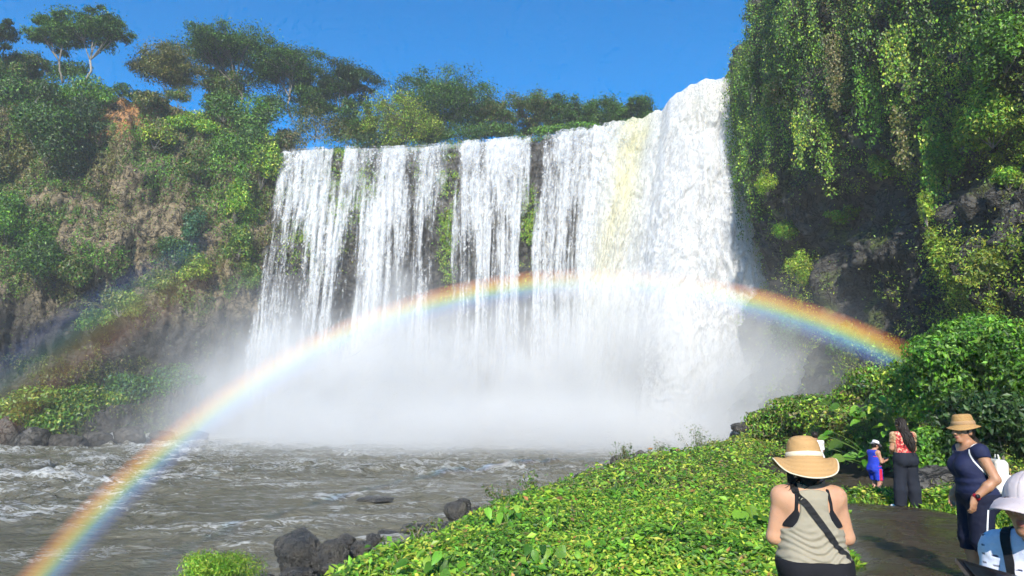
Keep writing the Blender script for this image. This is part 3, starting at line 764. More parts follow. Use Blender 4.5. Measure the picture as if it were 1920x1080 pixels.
# low growth filling the plateau edge, shown as single shrubs
for i, (x, y, rx, ry, D, cols, lab) in enumerate((
    (600, 222, 62, 44, 96, DARK + OLIVE, 'dark tangled shrub on the plateau below the leaning umbrella tree'),
    (655, 248, 50, 34, 97, MID + OLIVE, 'grey green shrub right of the tangled shrub on the plateau edge'),
    (555, 268, 34, 24, 95.6, DARK + DRY, 'dry brown shrub on the plateau edge at the left end of the lip'),
    (705, 266, 44, 22, 96, DARK, 'low dark shrub on the lip under the yellow green bushy tree'),
    (795, 258, 55, 24, 97, DARK, 'low dark shrub on the lip under the largest dense tree'),
    (872, 252, 52, 22, 96, DARK + MID, 'low shrub on the lip above the dark mossy rock gap'),
    (955, 250, 52, 20, 96, MID + DARK, 'low green shrub on the lip under the airy tree'),
    (415, 190, 42, 26, 95, MID + DARK, 'leafy shrub at the base of the tallest spreading tree'),
    (500, 205, 64, 34, 97, DARK + MID, 'wide dark shrub under the dark spreading tree on the left plateau'),
    (335, 184, 34, 20, 93, OLIVE + MID, 'olive shrub under the rounded olive tree'),
    (232, 172, 36, 18, 90, DARK + MID, 'dark shrub on the cliff brow above the orange rock'),
    (130, 140, 78, 30, 90, MID + DARK, 'long leafy shrub around the trunk of the umbrella tree'),
    (20, 128, 46, 36, 86, MID + OLIVE, 'shrub on the cliff top in the upper left corner under the cut off tree'),
    (1030, 246, 48, 13, 95, MID + BRIGHT, 'long bright shrub on the lip left of the yellow water'),
    (1100, 236, 45, 10, 94, BRIGHT + MID, 'low bright shrub on the lip right beside the yellow water'),
    (1180, 234, 40, 9, 93, MID, 'low shrub at the right end of the plateau trees'))):
    s = D / 1190.
    bush(at(x, y, D), (rx * s, 1.6, ry * s), int(900 + rx * ry * 1.1), .30, cols, lab, seed=20 + i, k=10, name='shrub', cat='shrub', group='shrubs along the waterfall lip')

def undergrowth():
    r = np.random.default_rng(909); n = 42000
    x = r.uniform(505, 1245, n); b = r.uniform(1.0, 9.0, n)
    L = lip(x); P = L + np.stack([0 * x, b, 0 * x], -1)
    h = (1.6 + 1.6 * fbm(P[:, 0] * .22, P[:, 1] * .3, 1., 3, 908)).clip(.3, 5) * np.interp(x, [505, 700, 1000, 1245], [1.5, 1.1, .9, .8]) * sstep(.8, 3, b)
    P[:, 2] += .1 + h * r.random(n) ** .6
    f = fbm(P[:, 0] * .25, P[:, 1] * .2, 3., 2, 907) + .3 * r.normal(size=n)
    c = np.where((f > .1)[:, None], palette(MID + OLIVE, n, r), palette(DARK + MID, n, r))
    nn = unit(np.array([0, -.7, .6]) + .8 * rand_unit(n, r)); A = unit(np.cross(nn, rand_unit(n, r)) + [0, 0, -.3])
    Ls = .30 * r.uniform(.5, 1.3, n)
    V, Q = leaf_arrays(P, A, nn, Ls, Ls * .5)
    tag(mesh('undergrowth', V, Q, M['leaf'], None, tint=np.repeat(c, 5, 0), smooth=False), 'tangled undergrowth between the trees behind the waterfall lip', 'plants', None, 'stuff')
undergrowth()
# ------------------------------------------------------------------ left cliff bushes
LB = [
    (180, 165, 62, 36, BRIGHT + MID, 'leafy green bush on the cliff edge under the umbrella tree'),
    (62, 175, 60, 42, MID + DARK, 'broad green bush on the cliff edge left of the leafy one'),
    (10, 150, 40, 50, OLIVE + MID, 'olive bush at the left frame edge near the cliff top'),
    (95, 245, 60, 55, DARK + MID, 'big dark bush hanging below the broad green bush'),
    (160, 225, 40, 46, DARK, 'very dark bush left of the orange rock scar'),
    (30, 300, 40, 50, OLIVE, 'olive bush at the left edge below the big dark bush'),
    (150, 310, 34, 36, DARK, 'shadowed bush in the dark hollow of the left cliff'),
    (285, 190, 34, 18, DARK + OLIVE, 'dark brow of foliage on the cliff top over the orange rock scar'),
    (352, 232, 58, 30, BRIGHT + LIME, 'sunlit yellow green bush right of the orange rock scar'),
    (300, 262, 30, 26, LIME + OLIVE, 'small yellowish bush just under the sunlit bush'),
    (428, 190, 36, 24, MID, 'green bush at the foot of the tallest spreading tree'),
    (470, 225, 50, 40, BRIGHT, 'bright green bush hanging from the cliff top near the falls'),
    (525, 215, 44, 44, MID + DARK, 'dark green bush draped at the cliff top beside the bright one'),
    (450, 300, 46, 50, BRIGHT + MID, 'tall bright bush halfway up, left of the falls'),
    (500, 305, 30, 50, MID + LIME, 'narrow hanging bush next to the edge of the falls'),
    (548, 255, 22, 26, DRY + DARK, 'bundle of dry brown hanging stems at the end of the lip'),
    (452, 375, 34, 40, LIME + BRIGHT, 'lime green bush below the tall bright bush'),
    (380, 320, 30, 26, OLIVE + MID, 'olive bush in the middle of the tan rock face'),
    (25, 440, 56, 52, BRIGHT + MID, 'rich green bush at the left edge halfway up the cliff'),
    (80, 490, 46, 44, MID + DARK, 'dark green bush hanging right below the rich green bush'),
    (372, 425, 18, 40, BLUEG, 'thin blue green creeper patch on the rock face'),
    (325, 478, 52, 24, BLUEG + MID, 'blue green bush on the ledge under the creeper patch'),
    (368, 500, 34, 22, LIME + MOSS, 'yellow mossy bush right of the blue green ledge bush'),
    (455, 455, 30, 26, MOSS + MID, 'mossy bush on the dark rock close to the falls'),
    (225, 570, 46, 22, MOSS, 'yellow green moss cushion on the steep lower left slope'),
    (180, 610, 36, 20, MOSS + MID, 'small moss cushion below the larger one on the lower slope'),
    (300, 530, 40, 20, MOSS + OLIVE, 'olive moss cushion under the blue green ledge bush'),
    (150, 520, 30, 26, OLIVE + MID, 'olive bush between the dark hollow and the moss cushions'),
    (478, 520, 18, 30, MID + MOSS, 'strip of green growth against the left edge of the falls'),
    (75, 772, 80, 34, MOSS + MID, 'rounded green mound on the far river bank at the left edge'),
    (165, 752, 66, 32, MID + MOSS, 'green mound on the far bank, second from the left edge'),
    (250, 736, 58, 30, MID + BLUEG, 'green mound on the far bank, third from the left edge'),
    (335, 716, 52, 26, BLUEG + MID, 'misty green mound on the far bank nearest to the falls'),
]
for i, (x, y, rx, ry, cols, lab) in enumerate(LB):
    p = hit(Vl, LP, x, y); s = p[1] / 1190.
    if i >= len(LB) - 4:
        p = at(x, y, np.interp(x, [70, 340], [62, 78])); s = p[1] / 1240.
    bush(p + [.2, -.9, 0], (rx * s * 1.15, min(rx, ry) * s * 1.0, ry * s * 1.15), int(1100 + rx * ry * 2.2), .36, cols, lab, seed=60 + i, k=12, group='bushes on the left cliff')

# ------------------------------------------------------------------ creepers, dry grass and moss covering the left cliff
def cover_stuff(name, Vg, Pg, Ng, n, dens, size, colf, label, seed, sizef=None, aspect=.5, out=.25):
    r = np.random.default_rng(seed)
    d = dens(Pg[..., 0], Pg[..., 1], Vg); d = np.clip(d, 0, None)
    a = np.zeros(Vg.shape[:2]); 
    e1 = np.linalg.norm(np.diff(Vg, axis=0), axis=-1)[:, :-1]; e2 = np.linalg.norm(np.diff(Vg, axis=1), axis=-1)[:-1]
    a[:-1, :-1] = e1 * e2 / np.maximum(Pg[:-1, :-1, 2], 5) ** 2
    infr = (Pg[..., 0] > -60) & (Pg[..., 0] < 1990) & (Pg[..., 1] > -80) & (Pg[..., 1] < 1000) & (Pg[..., 2] > 3)
    p = (d * a * infr).ravel(); p /= p.sum()
    k = r.choice(p.size, n, p=p); i, j = np.unravel_index(k, Vg.shape[:2])
    f1, f2 = r.random((n, 1)), r.random((n, 1)); i = np.minimum(i, Vg.shape[0] - 2); j = np.minimum(j, Vg.shape[1] - 2)
    P = Vg[i, j] + (Vg[i + 1, j] - Vg[i, j]) * f1 + (Vg[i, j + 1] - Vg[i, j]) * f2
    N = Ng[i, j]
    thick = out * (1 + 1.2 * fbm(P[:, 0] * .5, P[:, 1] * .5, P[:, 2] * .5, 2, 5))
    P = P + N * (np.clip(thick, .03, None) * r.random(n) ** .5)[:, None]
    cols = colf(P, r)
    sz = size if sizef is None else sizef(P)
    nn = unit(N + .8 * rand_unit(n, r) + [0, 0, .35]); A = unit(np.cross(nn, rand_unit(n, r)) + [0, 0, -.5])
    L = sz * r.uniform(.5, 1.35, n)
    V, Q = leaf_arrays(P, A, nn, L, L * aspect)
    return tag(mesh(name, V, Q, M['leaf'], None, tint=np.repeat(cols, 5, 0), smooth=False), label, 'plants', None, 'stuff')

def blob(x, y, cx, cy, rx, ry): return np.exp(-(((x - cx) / rx) ** 2 + ((y - cy) / ry) ** 2))
def ldens(x, y, V):
    n = fbm(V[..., 0] * .22, V[..., 1] * .22, V[..., 2] * .22, 4, 201)
    up = sstep(560, 330, y)
    d = sstep(-.35, .4, n + .55 * up - .12)
    for b, s in (((230, 215, 38, 34), 1.3), ((215, 400, 70, 70), .75), ((300, 380, 60, 60), .7), ((330, 430, 40, 40), .6), ((270, 290, 50, 28), .4), ((410, 430, 50, 60), .6), ((60, 590, 110, 60), .95), ((330, 620, 160, 70), .75)):
        d = d - s * blob(x, y, *b)
    d = d - .25 * sstep(540, 620, y) + .5 * blob(x, y, 260, 560, 120, 40) + .2 * blob(x, y, 180, 640, 120, 40)
    return np.clip(d, .015, 1)
def lcol(P, r):
    n = len(P); f = fbm(P[:, 0] * .18, P[:, 1] * .18, P[:, 2] * .18, 3, 205) + .35 * r.normal(size=n)
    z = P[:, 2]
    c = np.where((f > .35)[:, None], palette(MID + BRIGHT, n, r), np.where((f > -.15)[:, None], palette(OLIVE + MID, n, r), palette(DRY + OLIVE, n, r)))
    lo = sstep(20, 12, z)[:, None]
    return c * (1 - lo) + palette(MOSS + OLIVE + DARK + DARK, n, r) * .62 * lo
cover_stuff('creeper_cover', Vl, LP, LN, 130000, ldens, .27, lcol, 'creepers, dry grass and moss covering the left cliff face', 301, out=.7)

# hanging dry stems on the left cliff
def strands(starts, lens, wig, rad, r, seg=7):
    parts = []
    for p, L in zip(starts, lens):
        s = np.linspace(0, 1, seg)
        pts = p + np.stack([wig * np.cumsum(r.normal(size=seg)) * .3, wig * np.cumsum(r.normal(size=seg)) * .3, -L * s], -1)
        parts.append(tube_arrays(pts, np.linspace(rad, rad * .5, seg), 3, False))
    return merge(parts)

# ------------------------------------------------------------------ right cliff
def rdens(x, y, V):
    n = fbm(V[..., 0] * .3, V[..., 1] * .3, V[..., 2] * .3, 4, 211)
    up = sstep(420, 250, y + .12 * (x - 1650))
    d = sstep(-.2, .45, n + .75 * up - .22)
    for b, s in (((1530, 385, 70, 40), 1.), ((1600, 480, 95, 70), 1.2), ((1650, 560, 80, 60), .7), ((1660, 300, 50, 90), .8), ((1840, 400, 70, 60), .8), ((1640, 160, 40, 70), .45), ((1590, 90, 40, 60), .3)):
        d = d - s * blob(x, y, *b)
    d = d + .35 * sstep(400, 470, y) * sstep(1560, 1720, x) + .6 * blob(x, y, 1500, 480, 35, 60) + .5 * blob(x, y, 1830, 520, 90, 50) + .8 * blob(x, y, 1400, 520, 30, 80)
    return np.clip(d, .01, 1) * sstep(1366, 1384, x)
def rcol(P, r):
    n = len(P); f = fbm(P[:, 0] * .25, P[:, 1] * .25, P[:, 2] * .25, 3, 215) + .3 * r.normal(size=n)
    c = np.where((f > .35)[:, None], palette(LIME + BRIGHT, n, r), np.where((f > -.2)[:, None], palette(MID + BRIGHT + DARK, n, r), palette(OLIVE + DARK, n, r)))
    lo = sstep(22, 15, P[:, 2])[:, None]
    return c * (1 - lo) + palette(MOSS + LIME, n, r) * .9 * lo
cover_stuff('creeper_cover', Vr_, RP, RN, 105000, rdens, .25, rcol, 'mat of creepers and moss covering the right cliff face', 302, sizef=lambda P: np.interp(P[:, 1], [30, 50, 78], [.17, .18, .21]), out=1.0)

def vine_mesh(starts, lens, size, cols, r, per=22, spread=.22):
    V0, Q0 = strands(starts, lens, .12, .018, r)
    n = (lens * per).astype(int); idx = np.repeat(np.arange(len(lens)), n)
    f = r.random(len(idx))
    P = starts[idx] + np.stack([r.normal(size=len(idx)) * spread, r.normal(size=len(idx)) * spread, -f * lens[idx]], -1)
    P[:, :2] += (.18 * np.stack([pn3(P[:, 2] * .5, idx * 3.1, 0.), pn3(P[:, 2] * .5, idx * 3.1, 9.)], -1))
    N = unit(np.array([-.5, -1., .2]) + .6 * rand_unit(len(idx), r))
    A = unit(np.array([0, 0, -1.]) + .6 * rand_unit(len(idx), r))
    L = size * r.uniform(.5, 1.3, len(idx))
    V1, Q1 = leaf_arrays(P, A, N, L, L * .7)
    tn = r.uniform(.65, 1.35, len(lens))[idx]
    T = palette(cols, len(idx), r) * tn[:, None]
    V, Q = merge([(V0, Q0), (V1, [Q1])])
    return V, Q, np.vstack([np.tile([.10, .08, .04], (len(V0), 1)), np.repeat(T, 5, 0)])

r_ = np.random.default_rng(77)
st, ln = [], []
ok = (RP[..., 0] > 1384) & (RP[..., 0] < 1980) & (RP[..., 1] > -60) & (RP[..., 1] < 330) & (RP[..., 2] > 20)
cand = np.argwhere(ok)
cand = cand[r_.choice(len(cand), 430, replace=False)]
for i, j in cand:
    p = Vr_[i, j] + RN[i, j] * r_.uniform(.3, 1.6) + np.array([-.3, -.2, 0])
    zend = np.interp(RP[i, j, 0], [1370, 1430, 1500, 1600, 1700, 1760, 1920], [20, 26, 29, 30, 28, 24, 22]) + r_.normal() * 2
    L = min(p[2] - zend, 3 + 9 * r_.random() ** 2)
    if L > 1.2: st.append(p); ln.append(L)
V, Q, T = vine_mesh(np.array(st), np.array(ln), .19, MID + MID + BRIGHT + DARK + LIME[:2], r_, per=26, spread=.22)
tag(mesh('vine_curtain', V, Q, M['leaf'], None, tint=T, smooth=False), 'curtain of tangled hanging vines over the upper right cliff', 'vines', None, 'stuff')

for i, (x, y, x2, y2, n, cols, lab) in enumerate((
    (1440, 210, 1440, 325, 8, LIME + MOSS, 'yellowish hanging vine ending in the lime cushion beside the falls'),
    (1490, 190, 1490, 318, 6, MID + LIME, 'pale hanging vine just right of the lime cushion'),
    (1535, 230, 1533, 372, 3, LIME + BRIGHT, 'long thin hanging vine crossing the dark recess under the overhang'),
    (1565, 60, 1562, 200, 7, OLIVE + DRY, 'brownish hanging vine near the top of the right cliff'),
    (1610, 130, 1608, 270, 6, BRIGHT, 'bright leafy hanging vine right of the brownish one'),
    (1680, 60, 1685, 190, 9, BRIGHT + LIME, 'broad bright vine of large round leaves at the top middle of the right cliff'),
    (1690, 200, 1696, 330, 4, OLIVE, 'bare stringy vine below the large round leaved vine'),
    (1740, 230, 1732, 440, 7, LIME + BRIGHT, 'longest lime vine hanging down to the lower mossy rocks'))):
    p = hit(Vr_, RP, x, y); D = p[1] - 1.2
    a = at(x, y, D); b = at(x2, y2, D)
    L = a[2] - b[2]; k_ = n
    stt = a + np.stack([r_.normal(size=k_) * .45, r_.normal(size=k_) * .4, r_.uniform(-.8, .8, k_)], -1)
    root = empty('hanging_vine', a, lab, 'vine', 'hanging vines on the right cliff')
    V, Q, T = vine_mesh(stt, L * r_.uniform(.6, 1.05, k_), .20, cols, r_, per=30, spread=.2)
    mesh('foliage', V, Q, M['leaf'], root, tint=T, smooth=False)

RB = [
    (1445, 352, 28, 26, LIME, .20, 'lime yellow cushion of foliage under the overhang beside the falls'),
    (1598, 408, 46, 15, BRIGHT + MOSS, .22, 'flat green shelf of plants in the dark recess'),
    (1480, 438, 34, 26, BRIGHT + LIME, .22, 'green bush on the rock below the lime cushion'),
    (1512, 500, 34, 34, LIME + MOSS, .22, 'mossy bush on the lower rock left of the dark recess'),
    (1412, 470, 22, 60, MID + MOSS, .24, 'strip of wet green plants along the right edge of the falls'),
    (1655, 318, 28, 28, LIME + BRIGHT, .22, 'round bright bush hanging alone in the middle of the right cliff'),
    (1770, 470, 24, 40, LIME + MOSS, .2, 'upright mossy bush where the longest lime vine ends'),
    (1850, 500, 50, 36, MOSS, .2, 'wide mossy bush on the right rocks above the big foreground bush'),
    (1780, 320, 50, 50, BRIGHT, .22, 'leafy bright bush bulging from the right cliff'),
    (1860, 220, 70, 70, LIME + BRIGHT, .22, 'largest yellow green bush on the upper right cliff'),
    (1890, 90, 60, 60, MID + BRIGHT, .22, 'large leaved green bush at the upper right corner'),
    (1740, 390, 18, 40, LIME, .18, 'narrow lime bush below the leafy bright bush'),
    (1900, 335, 30, 26, BRIGHT + LIME, .2, 'small bush on bare rock at the right frame edge'),
    (1490, 90, 60, 46, DARK + OLIVE, .24, 'dark bush under the leaning tree at the top of the right cliff'),
    (1412, 165, 24, 44, MID, .24, 'green bush at the far corner of the right cliff above the plunge'),
    (1470, 160, 46, 36, OLIVE + MID, .24, 'olive bush of small leaves below the dark bush'),
    (1600, 190, 40, 40, MID + DARK, .22, 'dark green bush in the middle of the vine curtain'),
    (1500, 620, 62, 50, MID + DARK, .28, 'misty dark green bush at the foot of the right cliff by the falls'),
    (1585, 640, 46, 40, DARK + MID, .28, 'fainter misty bush right of the one by the falls'),
]
for i, (x, y, rx, ry, cols, sz, lab) in enumerate(RB):
    p = hit(Vr_, RP, x, y); s = p[1] / 1190.
    off = np.array([-.7, -.5, 0]) if i != 1 else np.array([-1.0, -.6, 0])
    bush(p + off, (rx * s * .8, rx * s * .9, ry * s), int(600 + rx * ry * 1.5), sz, cols, lab, seed=120 + i, k=11, group='bushes on the right cliff')

# moss and growth on the rock behind the thin streams
fr = np.random.default_rng(5)
FN = normals_grid(ROCKV); FN = np.where(FN[..., 1:2] > 0, -FN, FN); FP = project(ROCKV)
def fdens(x, y, V):
    d = 0
    for b, s in (((685, 365, 26, 34), 1.6), ((590, 400, 46, 70), 1.2), ((838, 400, 12, 90), 1.3), ((990, 420, 12, 60), 1.2), ((636, 285, 10, 8), 2.), ((840, 300, 14, 30), .9), ((800, 350, 16, 40), .5)):
        d = d + s * blob(x, y, *b)
    return d * sstep(-.5, .4, fbm(V[..., 0] * .4, V[..., 1] * .4, V[..., 2] * .25, 3, 220))
cover_stuff('moss', ROCKV, FP, FN, 26000, fdens, .24, lambda P, r: palette(MOSS + LIME + BRIGHT, len(P), r), 'yellow green moss on the rock showing between the thin streams', 303, out=.9)
# ================================================================== near bank: ground cover, bushes, rocks
def ground_cover(n, ranges, size, cols_lo, cols_hi, seed, hmax, label, name, aspect=.55, mask=None, gloss=True, lift=0.0, canopy=True):
    r = np.random.default_rng(seed)
    px = r.uniform(*ranges[0], n * 3); D = np.exp(r.uniform(math.log(ranges[1][0]), math.log(ranges[1][1]), n * 3))
    X = (px - 960) / F * D * 1.02; Y = D
    g = ground_z(X, Y); d = bank_d(X, Y); sm = sand_mask(X, Y)
    ok = (d > -1.1 + .5 * fbm(X * .8, Y * .8, 0., 2, 9)) & (sm < .05 + .2 * pn3(X * 3, Y * 3, 1.))
    ok &= ((X - 10.8) / 3.3) ** 2 + ((Y - 20.5) / 4.6) ** 2 + .5 * pn3(X * .9, Y * .9, 2.) > 1
    if mask is not None: ok &= mask(X, Y)
    k = np.where(ok)[0][:n]; X, Y, g, d = X[k], Y[k], g[k], d[k]; n = len(k)
    mound = .5 + .5 * fbm(X * .55, Y * .55, 4., 3, 401)
    H = hmax * (.45 + .8 * np.clip(mound, 0, 1.3)) * sstep(-1.3, .3, d) * sstep(.12, -.45, sand_mask(X, Y)) * (1 + .35 * sstep(10, 26, Y))
    f = r.random(n) ** .45
    P = np.stack([X, Y, g + lift + H * f + .02], -1)
    e = .25
    gx = (fbm((X + e) * .55, Y * .55, 4., 3, 401) - fbm((X - e) * .55, Y * .55, 4., 3, 401)) / (2 * e) * .5 * hmax
    gy = (fbm(X * .55, (Y + e) * .55, 4., 3, 401) - fbm(X * .55, (Y - e) * .55, 4., 3, 401)) / (2 * e) * .5 * hmax
    gz = (ground_z(X + e, Y) - ground_z(X - e, Y)) / (2 * e); gw = (ground_z(X, Y + e) - ground_z(X, Y - e)) / (2 * e)
    N = unit(np.stack([-gx - gz, -gy - gw, np.ones(n)], -1))
    nn = unit(N + .55 * rand_unit(n, r) + [0, -.25, 0])
    A = unit(np.cross(nn, rand_unit(n, r)) + .15 * N)
    sz = size(Y) * r.uniform(.55, 1.45, n)
    patch = fbm(X * .9, Y * .9, 7., 3, 402) + .35 * r.normal(size=n)
    c = np.where((patch > .22)[:, None], palette(cols_lo, n, r), palette(cols_hi, n, r))
    odd = r.random(n) < .02
    c[odd] = palette([(.30, .16, .05), (.16, .10, .04), (.40, .34, .08)], odd.sum(), r)
    V, Q = leaf_arrays(P, A, nn, sz, sz * aspect, .22, .22)
    return tag(mesh(name, V, Q, M['leaf_gloss'], None, tint=np.repeat(c, 5, 0), smooth=False), label, 'ground cover', None, 'stuff')

ground_cover(270000, ((380, 2150), (2.6, 13)), lambda y: np.interp(y, [3, 6, 13], [.047, .054, .07]), BRIGHT + MID, LIME + BRIGHT[:2], 501, .42,
             'low lime green leafy creepers covering the near river bank', 'ground_cover')
ground_cover(80000, ((900, 2150), (12.5, 46)), lambda y: np.interp(y, [12, 20, 46], [.07, .10, .19]), BRIGHT + MID, LIME + OLIVE, 502, .38,
             'leafy creepers on the bank beyond the sand', 'ground_cover')

ground_cover(10000, ((380, 2150), (2.6, 26)), lambda y: np.interp(y, [3, 6, 13, 26], [.07, .085, .11, .2]), BRIGHT + MID, BRIGHT + LIME[:1], 503, .50,
             'patches of larger bright leaves among the low creepers', 'ground_cover', .62, mask=lambda X, Y: fbm(X * .8, Y * .8, 12., 3, 55) > .22)
ground_cover(9000, ((380, 2000), (2.6, 16)), lambda y: np.interp(y, [3, 6, 16], [.10, .13, .2]), OLIVE + MID, OLIVE + LIME, 504, .46,
             'narrow leaved grass and stems growing through the creepers', 'ground_cover', .12, mask=lambda X, Y: fbm(X * 1.1, Y * 1.1, 22., 3, 56) > .05)
# grass
def grass(n, xr, yr, hh, cols, seed, label, mask=None):
    r = np.random.default_rng(seed)
    X = r.uniform(*xr, n); Y = r.uniform(*yr, n)
    if mask is not None:
        k = mask(X, Y); X, Y = X[k], Y[k]; n = len(X)
    P = np.stack([X, Y, ground_z(X, Y) - .01], -1)
    A = unit(np.array([0, 0, 1.]) + .45 * rand_unit(n, r)); N = unit(np.array([0, -1., .3]) + .8 * rand_unit(n, r))
    L = hh * r.uniform(.4, 1.3, n)
    V, Q = leaf_arrays(P, A, N, L, .012 + L * .04, .1, .25)
    return tag(mesh('grass', V, Q, M['grass'], None, tint=np.repeat(palette(cols, n, r), 5, 0), smooth=False), label, 'grass', None, 'stuff')
grass(16000, (6.2, 12.5), (7.4, 15.4), .16, LIME + BRIGHT, 511, 'short bright grass along the right edge of the dark sand', lambda X, Y: (sand_mask(X, Y) < .1) & (sand_mask(X, Y) > -1.6) & (X > 5.6))

# thin weeds standing on the bank edge
def weed(p, h, n, label, seed, cols=OLIVE + MID):
    r = np.random.default_rng(seed); root = empty('weed', p, label, 'weed', 'thin weeds on the bank edge')
    tips = p + np.stack([r.normal(size=n) * h * .35, r.normal(size=n) * h * .35, h * r.uniform(.55, 1.1, n)], -1)
    st = stems(np.asarray(p, float) - [0, 0, .1], tips, .006 + .004 * h, r, 4); V, Q = merge(st); mesh('stem', V, Q, M['bark'], root)
    idx = r.integers(0, n, n * 26); f = r.uniform(.3, 1.05, len(idx))[:, None]
    P = p + (tips[idx] - p) * f + r.normal(size=(len(idx), 3)) * .05 * h
    V, Q, T = leaf_cloud(P, rand_unit(len(idx), r), .055 + .03 * h, cols, r, .4)
    mesh('foliage', V, Q, M['leaf'], root, tint=T, smooth=False)
def gpt(px, py, D, lift=0):
    a = at(px, py, D); return np.array([a[0], a[1], ground_z(a[0], a[1]) + lift])
for i, (px, D, h, n, lab) in enumerate((
    (1316, 33, 1.5, 26, 'bushy weed standing against the mist beside the broken slab'),
    (1235, 26, .8, 16, 'thin weed between the pointed rock and the bushy weed'),
    (1170, 22, .8, 18, 'thin weed in front of the pointed grey rock'),
    (1000, 14.6, .6, 16, 'thin weed on the bank crest above the large leaved shoot'),
    (950, 13.6, .55, 14, 'thin weed on the bank crest left of the one above the shoot'),
    (800, 10.4, .5, 20, 'olive weed beside the upright wet rock'),
    (745, 9.6, .4, 18, 'small olive weed between the upright rock and the big boulder'))):
    weed(gpt(px, 800, D, .15), h, n, lab, 600 + i)

# large leaved shoots rising out of the creepers
def big_leaves(p, specs, label, name='leafy_shoot', cat='plant', cols=BRIGHT, seed=0, mat='leaf_gloss', group=None, wid=.6):
    """specs: list of (dx, dy, dz tip offset of the stalk, leaf length)"""
    r = np.random.default_rng(seed); root = empty(name, p, label, cat, group); p = np.asarray(p, float)
    parts = []; LV = []; LQ = []; LT = []; off = 0
    for dx, dy, dz, L in specs:
        tip = p + [dx, dy, dz]
        mid = p + np.array([dx * .3, dy * .3, dz * .75])
        pts = np.array([(1 - s) ** 2 * p + 2 * s * (1 - s) * mid + s * s * tip for s in np.linspace(0, 1, 6)])
        parts.append(tube_arrays(pts, np.linspace(.02, .01, 6) * (.5 + L), 5))
        A = unit(np.array([dx, dy, 0]) + r.normal(size=3) * .25 + [0, -.35, -.25]); N = unit(np.array([0, -.6, 1.]) + .35 * r.normal(size=3))
        S = unit(np.cross(A, N)); N = unit(np.cross(S, A))
        k = 9; s = np.linspace(0, 1, k)
        w = wid * L * .5 * np.sin(np.pi * np.clip(s, .02, 1) ** .62) ** .8
        ctr = tip + A * (s * L - .12 * L)[:, None] - N * (L * .28 * s ** 2)[:, None]
        und = .02 * L * np.sin(s * 19)
        rows = np.stack([ctr - S * w[:, None] + N * (und + .12 * w)[:, None], ctr - S * (w * .5)[:, None], ctr - N * (.06 * w)[:, None], ctr + S * (w * .5)[:, None], ctr + S * w[:, None] + N * (und + .12 * w)[:, None]], 1)
        LV.append(rows.reshape(-1, 3)); LQ.append(gridf(k, 5) + off); off += k * 5
        c = palette(cols, 1, r)[0] * np.array([1, 1, 1]); LT.append(np.tile(c, (k * 5, 1)))
    V, Q = merge(parts); mesh('stalk', V, Q, mat_simple('green_stalk', (.09, .16, .03), .5) if 'stalk' not in M else M['stalk'], root)
    mesh('leaves', np.vstack(LV), np.vstack(LQ), M[mat], root, tint=np.vstack(LT))
    return root
M['stalk'] = mat_simple('green_stalk', (.09, .16, .03), .5)
r_ = np.random.default_rng(88)
def shoot_specs(n, spread, hgt, L): return [(r_.normal() * spread, r_.normal() * spread * .6 - .05, hgt * r_.uniform(.45, 1.05), L * r_.uniform(.7, 1.25)) for _ in range(n)]
big_leaves(gpt(955, 985, 9.6), shoot_specs(26, .17, .56, .17), 'shoot of large pointed bright leaves on the near bank crest', cols=BRIGHT, seed=1, group='leafy shoots in the creepers')
big_leaves(gpt(1030, 1030, 7.2), shoot_specs(18, .14, .50, .13), 'smaller green shoot nearer the camera than the one on the crest', cols=BRIGHT + MID, seed=2, group='leafy shoots in the creepers')
big_leaves(gpt(1155, 960, 12.5), shoot_specs(22, .2, .55, .16), 'darker green shoot in the middle of the creepers', cols=MID + BRIGHT, seed=3, group='leafy shoots in the creepers')
big_leaves(gpt(830, 1040, 7.0), shoot_specs(16, .14, .45, .13), 'green shoot low in the creepers above the big wet boulder', cols=BRIGHT, seed=4, group='leafy shoots in the creepers')
big_leaves(gpt(1412, 915, 9.6), [(-.2, -.05, .46, .30), (.1, -.1, .42, .36), (-.02, .1, .5, .26), (.25, .05, .38, .24), (.0, -.15, .34, .22)], 'pair of very broad flat leaves left of the straw hat woman', cols=BRIGHT, seed=5, wid=.75)
big_leaves(gpt(645, 1075, 6.6), shoot_specs(9, .12, .32, .15), 'few bright leaves at the bottom edge beside the big wet boulder', cols=LIME, seed=6, group='leafy shoots in the creepers')

# ---------------------------------------------------------------- bushes on the near side
def nb(px, py, D, rx, ry, n, size, cols, lab, seed, gloss=True, k=14, depth=1.0, **kw):
    s = D / 1250.; p = at(px, py, D)
    rz = ry * s
    return bush(p, (rx * s, rx * s * depth, rz), n, size, cols, lab, seed=seed, k=k, gloss=gloss, group='bushes beside the path', **kw)
nb(1845, 680, 19, 128, 92, 26000, .15, BRIGHT + MID, 'largest glossy green bush, rising at the right edge behind the women', 701, k=26, clump=.4)
nb(1745, 735, 20.8, 70, 62, 11000, .15, BRIGHT + LIME, 'bush with yellowish leaves just left of the largest bush', 702, k=18)
nb(1880, 810, 16, 110, 78, 14000, .15, DARK, 'dark shaded bush behind the bucket hat woman', 703, k=20)  # dark leaf colours stand in for shade under the overhanging larger bush
nb(1725, 850, 16.5, 52, 45, 6500, .13, MID + BRIGHT, 'leafy bush right behind the woman in the red top', 704, k=14)
nb(1622, 728, 27, 62, 38, 8000, .15, OLIVE + BRIGHT + LIME[:2], 'rounded bush of small leaves fading in the mist above the blue shirt person', 705, gloss=False, k=16)
nb(1515, 778, 30, 80, 40, 10000, .17, OLIVE + BRIGHT + LIME[:2], 'broad rounded bush on the bank crest behind the straw hat', 706, gloss=False, k=18)
nb(1455, 800, 31, 58, 34, 7000, .17, OLIVE + BRIGHT + LIME[:2], 'bush at the end of the bank above the grey rocks', 707, gloss=False)
